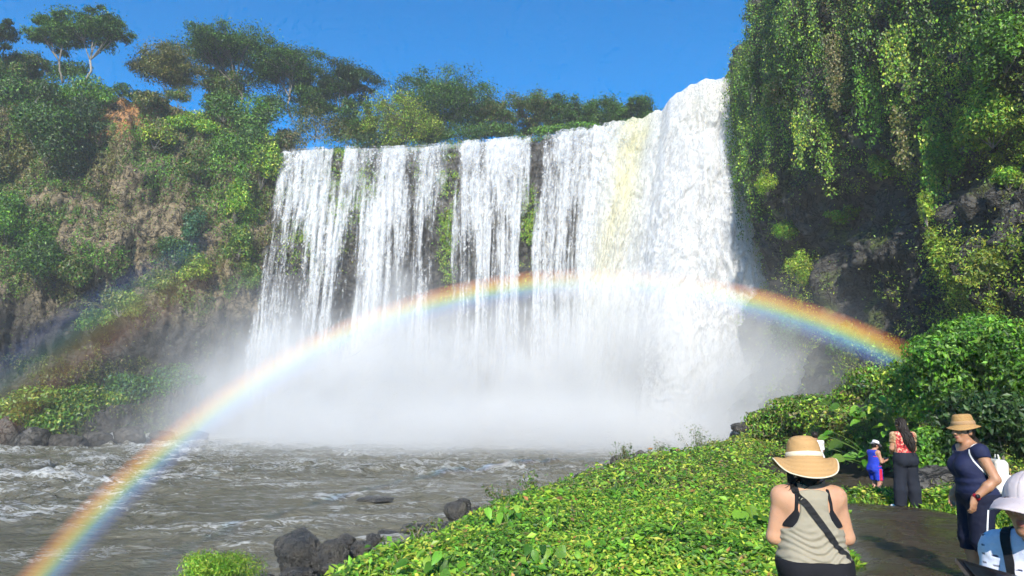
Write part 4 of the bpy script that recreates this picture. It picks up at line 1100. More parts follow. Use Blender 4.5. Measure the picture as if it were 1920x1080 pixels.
nb(1575, 800, 25, 60, 38, 8000, .14, LIME + OLIVE, 'yellow green bush right of the person in white', 708, gloss=False)
nb(1655, 830, 23.8, 62, 42, 8000, .14, MID + BRIGHT, 'green bush directly behind the blue shirt person', 709)
nb(1590, 850, 27, 50, 24, 4200, .12, BRIGHT + MID, 'low leafy bush between the straw hat and the blue shirt person', 710)
nb(1410, 830, 31, 46, 16, 4000, .16, OLIVE + LIME, 'low bush beside the broken slab on the bank', 711, gloss=False)
nb(402, 1068, 11.2, 84, 40, 15000, .045, BRIGHT + LIME, 'fine leaved bright green bush in the river edge at the bottom', 712, gloss=False, k=20, aspect=.3, up=.8)
big_leaves(gpt(1640, 800, 23.5), [(r_.normal() * .75, r_.normal() * .4, 1.5 + r_.uniform(-1.1, 1.2), r_.uniform(.28, .58)) for _ in range(90)], 'big leaved tropical plant with broad drooping leaves between the bushes', 'tropical_plant', 'plant', BRIGHT + MID, 7)
big_leaves(gpt(1695, 800, 21.8), [(r_.normal() * .5, r_.normal() * .4, 1.9 + r_.uniform(-.9, .9), r_.uniform(.22, .42)) for _ in range(60)], 'leafy plant with a few yellow leaves above the woman in the red top', 'tropical_plant', 'plant', LIME + BRIGHT, 8)
nb(1700, 922, 13.4, 26, 8, 700, .09, LIME, 'small yellow leaved plant by the feet of the blue shirt person', 713, k=6)
nb(1640, 925, 13.8, 50, 9, 1400, .09, LIME + BRIGHT, 'low yellow green plants along the far edge of the sand', 714, k=10)

# ---------------------------------------------------------------- rocks
def rock(px, py, D, w, h, label, mat='boulder', seed=0, depth=.8, block=.5, lean=0.0, group='rocks at the river edge', sub=5):
    s = D / 1250.
    import bmesh
    bm = bmesh.new(); bmesh.ops.create_icosphere(bm, subdivisions=sub, radius=1)
    V = np.array([v.co[:] for v in bm.verts]); Fc = np.array([[v.index for v in f.verts] for f in bm.faces]); bm.free()
    r = np.random.default_rng(800 + seed)
    for _ in range(9):                       # chop planes give facets
        nrm = unit(r.normal(size=3)); o = r.uniform(.55, .88)
        dd = V @ nrm; V = V - np.clip(dd - o, 0, None)[:, None] * nrm * (.85 * block + .1)
    n = fbm(V[:, 0] * 1.3 + seed, V[:, 1] * 1.3, V[:, 2] * 1.3, 5, 33)
    V = V * (1 + .16 * n[:, None]) ; V += .03 * fbm(V[:, 0] * 6, V[:, 1] * 6, V[:, 2] * 6 + seed, 3, 34)[:, None] * V
    V[:, 0] += lean * V[:, 2]
    V = V * np.array([w / 2 * s, w / 2 * s * depth, h / 2 * s]) * 1.08
    c = at(px, py, D)
    if h < 19 and px < 1120 and 'under' not in label: c[2] = min(c[2], RIVER + .16 * h * s)
    return tag(mesh('rock', V + c, Fc, M[mat], None), label, 'rock', group)
RK = [
    (560, 1034, 13.4, 86, 74, 'largest rounded wet boulder in the river at the bottom', 'boulder', 1, .9, .25),
    (618, 1045, 13.2, 62, 62, 'wet boulder leaning against the largest one on its right', 'boulder', 2, .9, .3),
    (646, 1022, 14.2, 42, 34, 'dark wet rock right behind the pair of big boulders', 'boulder', 3, .8, .5),
    (676, 1030, 13.8, 40, 36, 'angular wet rock beside the creepers right of the big boulders', 'boulder', 4, .8, .8),
    (628, 1068, 12.4, 44, 24, 'flat topped pale rock in front of the big boulders', 'boulder', 5, .9, .9),
    (560, 1078, 12.6, 60, 26, 'low wet rock under the largest boulder at the bottom edge', 'boulder', 25, .9, .6),
    (480, 1072, 13.0, 70, 14, 'flat wet rock between the fine leaved bush and the big boulders', 'boulder', 26, .9, .6),
    (860, 964, 17.5, 52, 58, 'upright wet rock at the waterline in the middle', 'boulder', 6, .8, .8),
    (838, 972, 17.8, 44, 18, 'low dark rock at the foot of the upright rock', 'boulder', 7, .9, .7),
    (790, 968, 18.6, 56, 13, 'flat dark rock in the river left of the upright rock', 'boulder', 8, .9, .6),
    (726, 983, 17.6, 38, 14, 'small dark rock alone in the river', 'boulder', 9, .9, .6),
    (845, 985, 16.5, 60, 16, 'dark rock under the weeds below the upright rock', 'boulder', 10, .9, .6),
    (704, 923, 24.5, 62, 9, 'flat submerged rock with foam in the middle of the river', 'boulder', 11, .9, .4),
    (660, 965, 19.5, 40, 9, 'dark submerged rock behind the white water ripple', 'boulder', 12, .9, .4),
    (770, 992, 15.6, 34, 20, 'small wet rock in the shallows between the upright rock and the big boulders', 'boulder', 41, .9, .8),
    (700, 1012, 14.6, 30, 22, 'small angular wet rock at the water line just right of the big boulders', 'boulder', 42, .9, .9),
    (892, 962, 18.4, 34, 22, 'wet rock tucked against the creepers right of the upright rock', 'boulder', 43, .9, .7),
    (1166, 872, 28, 42, 38, 'pointed grey rock on the bank edge against the mist', 'stone', 13, .8, .9),
    (1206, 860, 30, 32, 28, 'second grey rock right of the pointed one', 'stone', 14, .8, .8),
    (1266, 846, 34, 20, 12, 'small grey rock showing above the creepers', 'stone', 15, .8, .7),
    (1098, 874, 33, 44, 14, 'low rock in the misty water left of the pointed rock', 'stone', 16, .9, .6),
    (1086, 902, 26.5, 26, 18, 'dark rock at the creeper edge below the low misty rock', 'boulder', 17, .8, .7),
    (1376, 826, 35, 22, 36, 'grey upright block beside the broken slab', 'stone', 18, .9, .95),
    (1394, 802, 37, 42, 24, 'tilted grey rock on the pile at the end of the bank', 'stone', 19, .9, .8),
    (1412, 788, 38, 24, 18, 'topmost grey rock on the pile at the end of the bank', 'stone', 20, .9, .8),
    (1398, 826, 34.5, 40, 20, 'broken flat slab lying across the upright block', 'stone', 21, .9, .98),
    (1762, 916, 14.6, 120, 88, 'large dark boulder half buried behind the sand', 'stone', 22, .8, .5),
    (12, 822, 60, 40, 74, 'dark block at the left frame edge on the far shore', 'stone', 31, .8, .6),
    (62, 826, 60, 60, 46, 'dark rounded rock on the far shore under the first green mound', 'stone', 32, .8, .5),
    (120, 832, 61, 70, 34, 'wide dark rock on the far shore under the second green mound', 'stone', 33, .8, .5),
    (185, 826, 63, 60, 34, 'dark rock on the far shore where foam breaks', 'stone', 34, .8, .5),
    (240, 818, 66, 56, 36, 'dark rock on the far shore under the third green mound', 'stone', 35, .8, .5),
    (303, 820, 68, 44, 24, 'brown rock on the far shore crossed by the rainbow', 'stone', 36, .8, .7),
    (365, 822, 70, 64, 26, 'dark wedge of rock on the far shore at the edge of the mist', 'stone', 37, .8, .9),
]
for (px, py, D, w_, h_, lab, mt, sd, dp, bl) in RK:
    rock(px, py, D, w_, h_, lab, mt, sd, dp, bl, sub=5 if w_ > 55 and D < 20 else 4)
# ================================================================== people, sculpted as smooth distance fields
def cap(p, a, b, r1, r2):
    a, b = np.asarray(a, float), np.asarray(b, float); ba = b - a
    h = np.clip(((p - a) @ ba) / max(ba @ ba, 1e-9), 0, 1)
    return np.linalg.norm(p - a - h[..., None] * ba, axis=-1) - (r1 + (r2 - r1) * h)
def ell(p, c, r, rot=None):
    q = p - np.asarray(c, float)
    if rot is not None: q = q @ rot
    r = np.asarray(r, float); k0 = np.linalg.norm(q / r, axis=-1); k1 = np.linalg.norm(q / (r * r), axis=-1)
    return np.where(k1 > 1e-6, k0 * (k0 - 1) / np.maximum(k1, 1e-6), -r.min())
def smin(a, b, k):
    h = np.clip(.5 + .5 * (b - a) / k, 0, 1); return b * (1 - h) + a * h - k * h * (1 - h)
def smax(a, b, k): return -smin(-a, -b, k)
def rotz(a): c, s = math.cos(a), math.sin(a); return np.array([[c, -s, 0], [s, c, 0], [0, 0, 1.]])
def rotx(a): c, s = math.cos(a), math.sin(a); return np.array([[1, 0, 0], [0, c, -s], [0, s, c]])
def roty(a): c, s = math.cos(a), math.sin(a); return np.array([[c, 0, s], [0, 1, 0], [-s, 0, c]])

def surface(f, lo, hi, h):
    """surface nets; f maps (...,3) to distance"""
    lo, hi = np.asarray(lo, float), np.asarray(hi, float); n = np.ceil((hi - lo) / h).astype(int) + 1
    ax = [lo[i] + h * np.arange(n[i]) for i in range(3)]
    D = np.empty(n, np.float32)
    for i in range(0, n[0], 24):
        g = np.stack(np.meshgrid(ax[0][i:i + 24], ax[1], ax[2], indexing='ij'), -1); D[i:i + 24] = f(g)
    S = D < 0
    c = np.zeros(n - 1, int)
    for dx in (0, 1):
        for dy in (0, 1):
            for dz in (0, 1): c += S[dx:n[0] - 1 + dx, dy:n[1] - 1 + dy, dz:n[2] - 1 + dz]
    act = (c > 0) & (c < 8); idx = -np.ones(n - 1, int); ids = np.argwhere(act); idx[act] = np.arange(len(ids))
    acc = np.zeros((len(ids), 3)); cnt = np.zeros(len(ids))
    cor = [(0, 0, 0), (1, 0, 0), (0, 1, 0), (1, 1, 0), (0, 0, 1), (1, 0, 1), (0, 1, 1), (1, 1, 1)]
    for a in range(8):
        for b in range(a + 1, 8):
            A, B = np.array(cor[a]), np.array(cor[b])
            if np.abs(A - B).sum() != 1: continue
            da = D[tuple((ids + A).T)]; db = D[tuple((ids + B).T)]; m = (da < 0) != (db < 0)
            t = np.where(m, da / np.where(m, da - db, 1), 0)
            acc[m] += (A + (B - A) * t[:, None])[m]; cnt[m] += 1
    V = lo + (ids + acc / cnt[:, None]) * h
    Q = []
    for k in range(3):
        u, v = (k + 1) % 3, (k + 2) % 3
        sl0 = [slice(None)] * 3; sl1 = [slice(None)] * 3; sl0[k] = slice(0, n[k] - 1); sl1[k] = slice(1, n[k])
        e = np.argwhere(S[tuple(sl0)] != S[tuple(sl1)])
        e = e[(e[:, u] > 0) & (e[:, v] > 0) & (e[:, u] < n[u] - 1) & (e[:, v] < n[v] - 1)]
        ins = S[tuple(e.T)]
        o = np.zeros((4, 3), int); o[1, u] = -1; o[2, u] = -1; o[2, v] = -1; o[3, v] = -1
        q = np.stack([idx[tuple((e + oo).T)] for oo in o], 1)
        q = np.where(ins[:, None], q, q[:, ::-1]); Q.append(q)
    Q = np.vstack(Q); return V, Q[(Q >= 0).all(1)]

def skin_mat(name, col):
    t = NT(name); v = t.obj(); c = t.attr('tint')
    f = t.noise(v, 40, 5)
    c = t.mix(1.0, c, t.mix(f, (.86, .83, .82), (1.1, 1.08, 1.07)), 'MULTIPLY')
    return t.surf(t.bsdf(c, .48, t.bump(t.noise(v, 260, 2), .12, .002), .4, **{'Subsurface Weight': .12, 'Subsurface Radius': (.02, .008, .004), 'Subsurface Scale': .5}))
M['skin'] = skin_mat('skin', None)
def cloth_mat(name, col, rough=.85, weave=420, var=.12):
    t = NT(name); v = t.obj(); f = t.noise(v, 9, 4); g = t.noise(t.scale(v, (1, 1, .25)), weave, 2)
    c = t.mix(f, tuple(x * (1 - var) for x in col), tuple(min(.95, x * (1 + var)) for x in col))
    return t.surf(t.bsdf(c, rough, t.bump(t.math('ADD', g, t.math('MULTIPLY', f, 2.0)), .25, .003), .2))
def hair_mat():
    t = NT('dark_hair'); v = t.obj(); f = t.noise(t.scale(v, (1, 1, .08)), 160, 4)
    return t.surf(t.bsdf(t.mix(f, (.006, .005, .004), (.030, .020, .015)), .55, t.bump(f, .6, .006), .25))
M['hair'] = hair_mat()
M['black_cloth'] = cloth_mat('black_cloth', (.012, .012, .015))
M['strap'] = cloth_mat('black_webbing', (.015, .015, .016), .7, 900)
M['dark_glass'] = mat_simple('dark_screen', (.010, .010, .012), .35, 5, .1, 0, .25)

SKIN = np.array([.46, .255, .155])

def hand_sdf(p, wrist, d, palm_n, curl=.6, side=1, s=1.0):
    """wrist -> fingers along d, palm facing palm_n; five fingers with two bends each"""
    d = unit(np.asarray(d, float)); pn = unit(np.asarray(palm_n, float) - d * np.dot(palm_n, d)); w = np.cross(d, pn) * side
    R_ = np.stack([w, d, pn], 1)
    k0 = wrist + d * .045 * s
    D = smin(cap(p, wrist - d * .01, wrist + d * .03 * s, .025 * s, .026 * s), ell(p, k0 + d * .005 * s, np.array([.040, .052, .017]) * s, R_), .02 * s)
    for i, (off, ln) in enumerate(((-.030, .062), (-.010, .074), (.011, .070), (.030, .054))):
        b = k0 + d * (.040 - .006 * abs(i - 1.3)) * s + w * off * s
        dirs = [unit(d * math.cos(a) + pn * math.sin(a)) for a in (curl * .55, curl * 1.35, curl * 2.0)]
        q = b; rr = .0092 * s
        for j, f in enumerate((.45, .32, .23)):
            e = q + dirs[j] * ln * f * s; D = smin(D, cap(p, q, e, rr, rr * .9), .006 * s); q = e; rr *= .9
    b = k0 - d * .022 * s - w * .034 * s
    m = b + (d * .6 - w * .55 + pn * .45) * .040 * s; e = m + (d * .85 - w * .05 + pn * .45) * .034 * s
    D = smin(D, cap(p, b, m, .0125 * s, .0105 * s), .012 * s); D = smin(D, cap(p, m, e, .0105 * s, .0085 * s), .006 * s)
    return D

class Figure:
    """local frame: x to the figure's right, y forward, z up; joints in metres for the given stance"""
    def __init__(s, J, build=1.0, bust=0.0, hip=1.0):
        s.J = {k: np.asarray(v, float) for k, v in J.items()}; s.b = build; s.bust = bust; s.hip = hip
    def torso(s, p, o=0.0):
        J, b = s.J, s.b; pel, chest, neck = J['pelvis'], J['chest'], J['neck']
        up = unit(chest - pel); waist = pel * .52 + chest * .48
        D = ell(p, pel + [0, -.012, .0], np.array([.172 * s.hip, .125, .135]) * b + o)
        D = smin(D, ell(p, waist, np.array([.135, .098, .15]) * b + o), .10)
        D = smin(D, ell(p, chest, np.array([.155, .105, .17]) * b + o), .10)
        shl, shr = J['shL'], J['shR']
        D = smin(D, cap(p, shl * .82 + shr * .18, shr * .82 + shl * .18, .062 * b + o, .062 * b + o), .07)
        D = smin(D, ell(p, (shl + shr) / 2 + [0, -.035, -.02], np.array([.15, .05, .075]) * b + o), .06)
        if s.bust:
            for sx in (-1, 1): D = smin(D, ell(p, chest + np.array([sx * .075, .085, -.005]), np.array([.068, .062, .07]) * s.bust + o), .045)
        for sx in (-1, 1): D = smin(D, ell(p, pel + np.array([sx * .078, -.085, -.045]), np.array([.088, .078, .095]) * b * s.hip + o), .05)
        return D
    def neckd(s, p, o=0.0):
        return cap(p, s.J['neck'] - [0, 0, .03], s.J['head'] - [0, -.002, .055], .056 * s.b ** .5 + o, .05 * s.b ** .3 + o)
    def arm(s, p, S, o=0.0, upto=1.0):
        a, e, w = s.J['sh' + S], s.J['el' + S], s.J['wr' + S]; k = s.b
        D = smin(ell(p, a, np.full(3, .056 * k + o)), cap(p, a, e, .050 * k + o, .040 * k + o), .03)
        if upto > .5: D = smin(D, smin(cap(p, e, e * .65 + w * .35, .039 * k + o, .040 * k + o), cap(p, e * .65 + w * .35, w, .040 * k + o, .026 + o), .02), .02)
        return D
    def leg(s, p, S, o=0.0, flare=0.0):
        h, k, a = s.J['hip' + S], s.J['kn' + S], s.J['an' + S]; b = s.b
        D = smin(cap(p, h, k, .092 * b * s.hip + o, .060 * b + o + flare * .5), smin(cap(p, k, k * .65 + a * .35 + [0, -.012, 0], .056 * b + o + flare * .6, .056 * b + o + flare * .8), cap(p, k * .65 + a * .35 + [0, -.012, 0], a, .056 * b + o + flare * .8, .036 + o + flare), .03), .03)
        return D
    def foot(s, p, S, o=0.0):
        a = s.J['an' + S]; t = s.J['to' + S]
        return smin(cap(p, a - [0, .0, .02], a * .8 + t * .2 - [0, 0, .035], .036 + o, .034 + o), cap(p, a + [0, 0, -.05], t, .036 + o, .026 + o), .03)
    def head(s, p, scale=1.0):
        J = s.J; c = J['head']; Rm = s.headrot; q = (p - c) @ Rm / scale
        D = ell(q, [0, -.012, .025], [.075, .093, .095])
        D = smin(D, ell(q, [0, .018, -.035], [.058, .068, .078]), .03)
        D = smin(D, ell(q, [0, .062, -.088], [.026, .022, .02]), .03)                # chin
        D = smin(D, cap(q, [0, .078, .018], [0, .106, -.022], .010, .0145), .016)    # nose
        for sx in (-1, 1):
            D = smin(D, ell(q, [sx * .012, .096, -.026], [.009, .011, .008]), .006)
            D = smin(D, ell(q, [sx * .040, .066, -.018], [.020, .016, .016]), .015)  # cheek
            D = smin(D, ell(q, [sx * .030, .080, .030], [.026, .010, .008]), .012)   # brow
            D = smax(D, -ell(q, [sx * .031, .100, .010], [.017, .015, .009]), .010)  # socket
            D = smin(D, ell(q, [sx * .031, .0765, .010], [.0135, .0125, .0125]), .002)
            D = smin(D, ell(q, [sx * .077, -.008, -.005], [.010, .020, .032]), .008) # ear
        D = smin(D, ell(q, [0, .086, -.052], [.024, .012, .006]), .006)
        D = smin(D, ell(q, [0, .085, -.063], [.020, .012, .007]), .006)
        return D * scale
    headrot = np.eye(3)
    def body(s, p, hands=True):
        D = smin(s.torso(p), s.neckd(p), .05)
        D = smin(D, s.head(p), .025)
        for S in 'LR':
            D = smin(D, s.arm(p, S), .03); D = smin(D, s.leg(p, S), .03); D = smin(D, s.foot(p, S), .02)
        return D

def person(root, fig, hands, T, h=.009, hh=.0045, skin=SKIN, lo=None, hi=None, facecol=True):
    pts = np.array(list(fig.J.values())); lo = pts.min(0) - [.16, .17, .06] if lo is None else lo; hi = pts.max(0) + [.16, .17, .15] if hi is None else hi
    V, Q = surface(fig.body, lo, hi, h); parts = [(V, [Q])]
    for (S, d, n, curl, side) in hands:
        w = fig.J['wr' + S]; Vh, Qh = surface(lambda p: hand_sdf(p, w, d, n, curl, side, .98), w - .17, w + .17, hh); parts.append((Vh, [Qh]))
    V, Q = merge(parts)
    col = np.tile(skin, (len(V), 1)) * (1 + .06 * fbm(V[:, 0] * 9, V[:, 1] * 9, V[:, 2] * 9, 2, 3))[:, None]
    q = (V - fig.J['head']) @ fig.headrot
    def spot(c, r): return np.exp(-(((q - c) / r) ** 2).sum(1) * 1.2)[:, None]
    lips = np.clip(spot([0, .095, -.057], [.024, .02, .011]) * 1.2, 0, 1)
    col = col * (1 - lips) + np.array([.30, .09, .075]) * lips
    for sx in (-1, 1):
        e = np.clip(spot([sx * .031, .090, .010], [.013, .012, .0065]) * 1.6, 0, 1); col = col * (1 - e) + np.array([.03, .02, .016]) * e
        e = np.clip(spot([sx * .032, .088, .034], [.024, .016, .0055]) * 1.4, 0, .9); col = col * (1 - e) + np.array([.03, .02, .015]) * e
    return mesh('body', V @ T[0].T + T[1], Q, M['skin'], root, tint=col.clip(.01, .9))
def wear(name, f, lo, hi, h, mat, root, T, tint=None, label=None):
    V, Q = surface(f, lo, hi, h)
    o = mesh(name, V @ T[0].T + T[1], Q, mat, root, tint=None if tint is None else tint(V))
    if label: o['label'] = label
    return o
def band(pts, nrm, width, thick):
    """flat strap along pts with surface normals nrm"""
    pts, nrm = np.asarray(pts, float), unit(np.asarray(nrm, float)); tan = unit(np.gradient(pts, axis=0)); b = unit(np.cross(tan, nrm))
    sec = np.stack([pts - b * width / 2, pts + b * width / 2, pts + b * width / 2 + nrm * thick, pts - b * width / 2 + nrm * thick], 1)
    m = len(pts); i, j = np.meshgrid(np.arange(m - 1), np.arange(4), indexing='ij')
    Q = np.stack([i * 4 + j, (i + 1) * 4 + j, (i + 1) * 4 + (j + 1) % 4, i * 4 + (j + 1) % 4], -1).reshape(-1, 4)
    return sec.reshape(-1, 3), np.vstack([Q, [[0, 1, 2, 3], [m * 4 - 1, m * 4 - 2, m * 4 - 3, m * 4 - 4]]])
def project_on(f, P, n_it=8):
    P = np.array(P, float); e = .003
    for _ in range(n_it):
        d = f(P); g = np.stack([f(P + np.eye(3)[k] * e) - f(P - np.eye(3)[k] * e) for k in range(3)], -1) / (2 * e)
        P = P - d[:, None] * unit(g)
    return P, unit(g)
def resample(pts, n):
    pts = np.asarray(pts, float); d = np.concatenate([[0], np.cumsum(np.linalg.norm(np.diff(pts, axis=0), axis=1))]); s = np.linspace(0, d[-1], n)
    return np.stack([np.interp(s, d, pts[:, k]) for k in range(3)], -1)
def wrap_strap(f, path, n, width, thick, mat, root, T, name='strap', off=.004):
    P, N = project_on(f, resample(path, n)); P = P + N * off
    for _ in range(3): P[1:-1] = (P[:-2] + 2 * P[1:-1] + P[2:]) / 4
    V, Q = band(P, N, width, thick); return mesh(name, V @ T[0].T + T[1], Q, mat, root, smooth=False)
def lathe(prof, n=64, wob=None):
    prof = np.asarray(prof, float); th = np.arange(n) / n * 2 * np.pi
    r = prof[:, 0][:, None] * np.ones(n); z = prof[:, 1][:, None] * np.ones(n)
    if wob is not None: r, z = wob(r, z, th[None, :])
    V = np.stack([r * np.cos(th), r * np.sin(th), z], -1).reshape(-1, 3); m = len(prof)
    i, j = np.meshgrid(np.arange(m - 1), np.arange(n), indexing='ij')
    return V, np.stack([i * n + j, i * n + (j + 1) % n, (i + 1) * n + (j + 1) % n, (i + 1) * n + j], -1).reshape(-1, 4)
def hair_locks(starts, ends, r, rad=.004, n=7, wav=.02, bulge=None):
    parts = []
    for a, b in zip(starts, ends):
        m = (a + b) / 2 + (bulge if bulge is not None else 0) + r.normal(size=3) * wav
        s = np.linspace(0, 1, n)[:, None]; pts = (1 - s) ** 2 * a + 2 * s * (1 - s) * m + s * s * b
        pts = pts + wav * .25 * np.sin(s * 14 + r.uniform(0, 6)) * r.normal(size=3)
        parts.append(tube_arrays(pts, rad * np.array([.8, 1, 1, 1, .9, .7, .25][:n]), 4))
    return merge(parts)
def straw_mat(name, a, b, fr=330):
    t = NT(name); v = t.obj(); z = t.n('TexWave', {'Vector': v, 'Scale': fr / 20, 'Distortion': .6, 'Detail': 2}, wave_type='RINGS', rings_direction='Z').outputs['Fac']
    zz = t.n('TexWave', {'Vector': v, 'Scale': fr / 6.5, 'Distortion': .3}, wave_type='BANDS', bands_direction='Z').outputs['Fac']
    f = t.noise(v, 120, 3)
    w_ = t.math('ADD', t.math('MULTIPLY', z, .5), t.math('MULTIPLY', zz, .5))
    c = t.mix(t.math('MULTIPLY', t.math('ADD', w_, f), .5), a, b)
    return t.surf(t.bsdf(c, .7, t.bump(t.math('ADD', w_, t.math('MULTIPLY', f, .5)), .5, .004), .25))
def stance(x, y, ang, z=None):
    g = float(ground_z(x, y)) + .004 if z is None else z
    if z is None and float(sand_mask(x, y)) > 0: g += .012
    return rotz(ang), np.array([x, y, g])

# ---------------------------------------------------------------- A: woman with the wide straw hat, seen from behind
def woman_hat():
    sc = .89
    J = dict(pelvis=(0, 0, .90), chest=(0, .0, 1.19), neck=(0, -.01, 1.38), head=(0, .035, 1.505), shL=(-.172, -.01, 1.312), shR=(.172, -.01, 1.312),
             elL=(-.232, .02, 1.045), elR=(.232, .02, 1.05), wrL=(-.085, .235, 1.155), wrR=(.085, .235, 1.165),
             hipL=(-.085, 0, .85), hipR=(.085, 0, .85), knL=(-.10, .02, .47), knR=(.10, .02, .47), anL=(-.10, 0, .085), anR=(.10, 0, .085), toL=(-.115, .17, .028), toR=(.115, .17, .028))
    J = {k: np.array(v) * sc for k, v in J.items()}
    f = Figure(J, 1.06, .95, 1.06); f.headrot = rotx(-.18)
    T = stance(at(1517, 960, 4.15)[0], 4.15, R(-8)); T = (T[0], T[1] * np.array([1, 1, 0]) + [0, 0, -.005])
    root = empty('person', T[1], 'woman in a wide straw hat and olive tank top, seen from behind', 'person')
    person(root, f, [('L', (.35, .5, .5), (.6, 0, .35), .55, -1), ('R', (-.35, .5, .5), (-.6, 0, .35), .55, 1)], T, .0085, .0045, SKIN * 1.12)
    zt = 1.355 * sc
    def top(p):
        x, y, z = p[..., 0], p[..., 1], p[..., 2]
        wr = .0052 * np.sin((z * 165 + 7 * np.sin(x * 9 + 1.7) + 4 * np.sin(x * 23 + z * 9) + 22 * np.abs(x))) * (.55 + .6 * np.abs(np.sin(x * 8 + z * 5))) * sstep(1.18, 1.0, z / sc) + .004 * fbm(x * 14, y * 14, z * 26, 2, 7)
        D = f.torso(p, .011) + wr
        D = smin(D, f.neckd(p, .010), .03)
        D = smax(D, z - zt - .012 * np.cos(x * 20), .008)
        D = smax(D, .885 * sc + .02 * x - z, .006)
        # racer back armholes
        for sx in (-1, 1):
            hole = ell(p, [sx * .205 * sc, -.10, 1.265 * sc], [.105, .20, .145])
            hole2 = ell(p, [sx * .205 * sc, .12, 1.29 * sc], [.09, .2, .13])
            D = smax(D, -hole, .008); D = smax(D, -hole2, .008)
        return D
    M['olive_cloth'] = cloth_mat('olive_ribbed_cloth', (.30, .265, .195), .85, 700, .06)
    wear('tank_top', top, (-.30, -.25, .82), (.30, .27, 1.38), .0065, M['olive_cloth'], root, T)
    def bra(p):
        x, z = np.abs(p[..., 0]), p[..., 2]
        D = f.torso(p, .0065)
        s1 = np.abs((x - .118 * sc) - .10 * (1.16 * sc - z) * 1.0) - (.010 + .62 * np.clip(1.235 * sc - z, 0, .11))
        D = smax(D, s1, .004); D = smax(D, 1.06 * sc - z, .004); D = smax(D, z - 1.37 * sc, .004)
        return D
    wear('bra', bra, (-.30, -.25, 1.0), (.30, .25, 1.36), .0065, M['black_cloth'], root, T)
    def pants(p):
        D = smin(f.torso(p, .022), smin(f.leg(p, 'L', .018, .02), f.leg(p, 'R', .018, .02), .02), .03)
        D = D + .004 * fbm(p[..., 0] * 9, p[..., 1] * 9, p[..., 2] * 12, 2, 8)
        return smax(smax(D, p[..., 2] - .925 * sc, .008), .06 - p[..., 2], .01)
    wear('trousers', pants, (-.32, -.25, 0), (.32, .25, .93), .010, M['black_cloth'], root, T)
    for S in 'LR': wear('shoe', lambda p, S=S: smax(f.foot(p, S, .008), p[..., 2] - .09, .01), f.J['an' + S] - [.08, .1, .12], f.J['to' + S] + [.08, .08, .1], .008, M['black_cloth'], root, T)
    # straw hat
    hc = f.J['head'] + np.array([0, -.015, .055]); Rh = rotx(R(-9))
    prof = [(.0, .128), (.03, .127), (.055, .121), (.075, .107), (.088, .085), (.095, .055), (.099, .02), (.101, .0), (.108, -.006), (.125, -.012), (.15, -.022), (.172, -.033), (.188, -.043), (.188, -.0465), (.170, -.037), (.148, -.026), (.125, -.016), (.104, -.010), (.096, .0), (.092, .05), (.075, .10), (.05, .115), (.0, .121)]
    prof = resample(np.array([(a, 0, b) for a, b in prof]), 110)[:, [0, 2]]
    def wob(r, z, th):
        k = sstep(.105, .188, r); b = np.sin(th)           # th = -pi/2 looks at the camera
        z = z + k * (-.062 * sstep(-.15, .8, -b) + .034 * np.cos(2 * th) + .004)
        return r * (1 - .04 * k * np.cos(2 * th)), z - .006 * np.exp(-(r / .03) ** 2) * (z > 0)
    V, Q = lathe(prof, 96, wob); V = V * [1.0, 1.06, 1.0] @ Rh.T + hc
    M['straw'] = straw_mat('tan_straw', (.37, .21, .08), (.53, .32, .135))
    hat = mesh('hat', V @ T[0].T + T[1], Q, M['straw'], root)
    M['cream'] = cloth_mat('cream_ribbon', (.72, .62, .44), .7)
    Vb, Qb = lathe([(.1005, .026), (.1045, .025), (.1075, .003), (.104, -.002)], 96); Vb = Vb * [1.0, 1.06, 1.0] @ Rh.T + hc
    h0 = mesh('ribbon', Vb @ T[0].T + T[1], Qb, M['cream'], root)
    th = np.linspace(0, 2 * np.pi, 97)[:-1]; er, ez = wob(np.full((1, 96), .188), np.full((1, 96), -.0445), th[None])
    ring = np.stack([er[0] * np.cos(th), er[0] * np.sin(th) * 1.06, ez[0]], -1) @ Rh.T + hc
    Ve, Qe = tube_arrays(np.vstack([ring, ring[:2]]), .0042, 6, False)
    mesh('brim_edge', Ve @ T[0].T + T[1], Qe[0], M['cream'], root)
    # hair: mass under the hat and a low ponytail drawn over the left shoulder
    rr = np.random.default_rng(61); hd = f.J['head']
    def hm(p):
        q = (p - hd) @ f.headrot
        D = ell(q, [0, -.025, .02], [.086, .096, .10]); D = smin(D, ell(p, hd + [0, -.06, -.06], [.058, .042, .05]), .03)
        D = smin(D, cap(p, hd + [-.005, -.085, -.09], hd + [-.055, -.085, -.175], .032, .022), .02); D = smin(D, cap(p, hd + [-.055, -.085, -.175], hd + [-.075, -.07, -.235], .022, .008), .02)
        D = smax(D, -ell(q, [0, .085, -.02], [.062, .06, .10]), .01)
        return D + .0025 * np.sin(p[..., 0] * 420 + 8 * p[..., 2]) 
    hr = wear('hair', hm, hd - [.14, .2, .27], hd + [.14, .14, .14], .006, M['hair'], root, T)
    st = hd + np.stack([rr.normal(size=46) * .045, -.075 + rr.normal(size=46) * .02, -.06 + rr.normal(size=46) * .02], -1)
    en = hd + np.stack([-.06 + rr.normal(size=46) * .03, -.085 + rr.normal(size=46) * .012, -.22 + rr.normal(size=46) * .03], -1)
    en[:8] = st[:8] + np.stack([np.sign(st[:8, 0] - hd[0]) * .06 + rr.normal(size=8) * .02, -.03 + 0 * st[:8, 0], -.07 + rr.normal(size=8) * .02], -1)
    V, Q = hair_locks(st, en, rr, .0028, 7, .012, np.array([0, -.015, 0]))
    V = V @ T[0].T + T[1]; mesh('loose_hair', V, Q, M['hair'], root)
    # cord necklace
    nk = lambda p: smin(f.torso(p), f.neckd(p), .05)
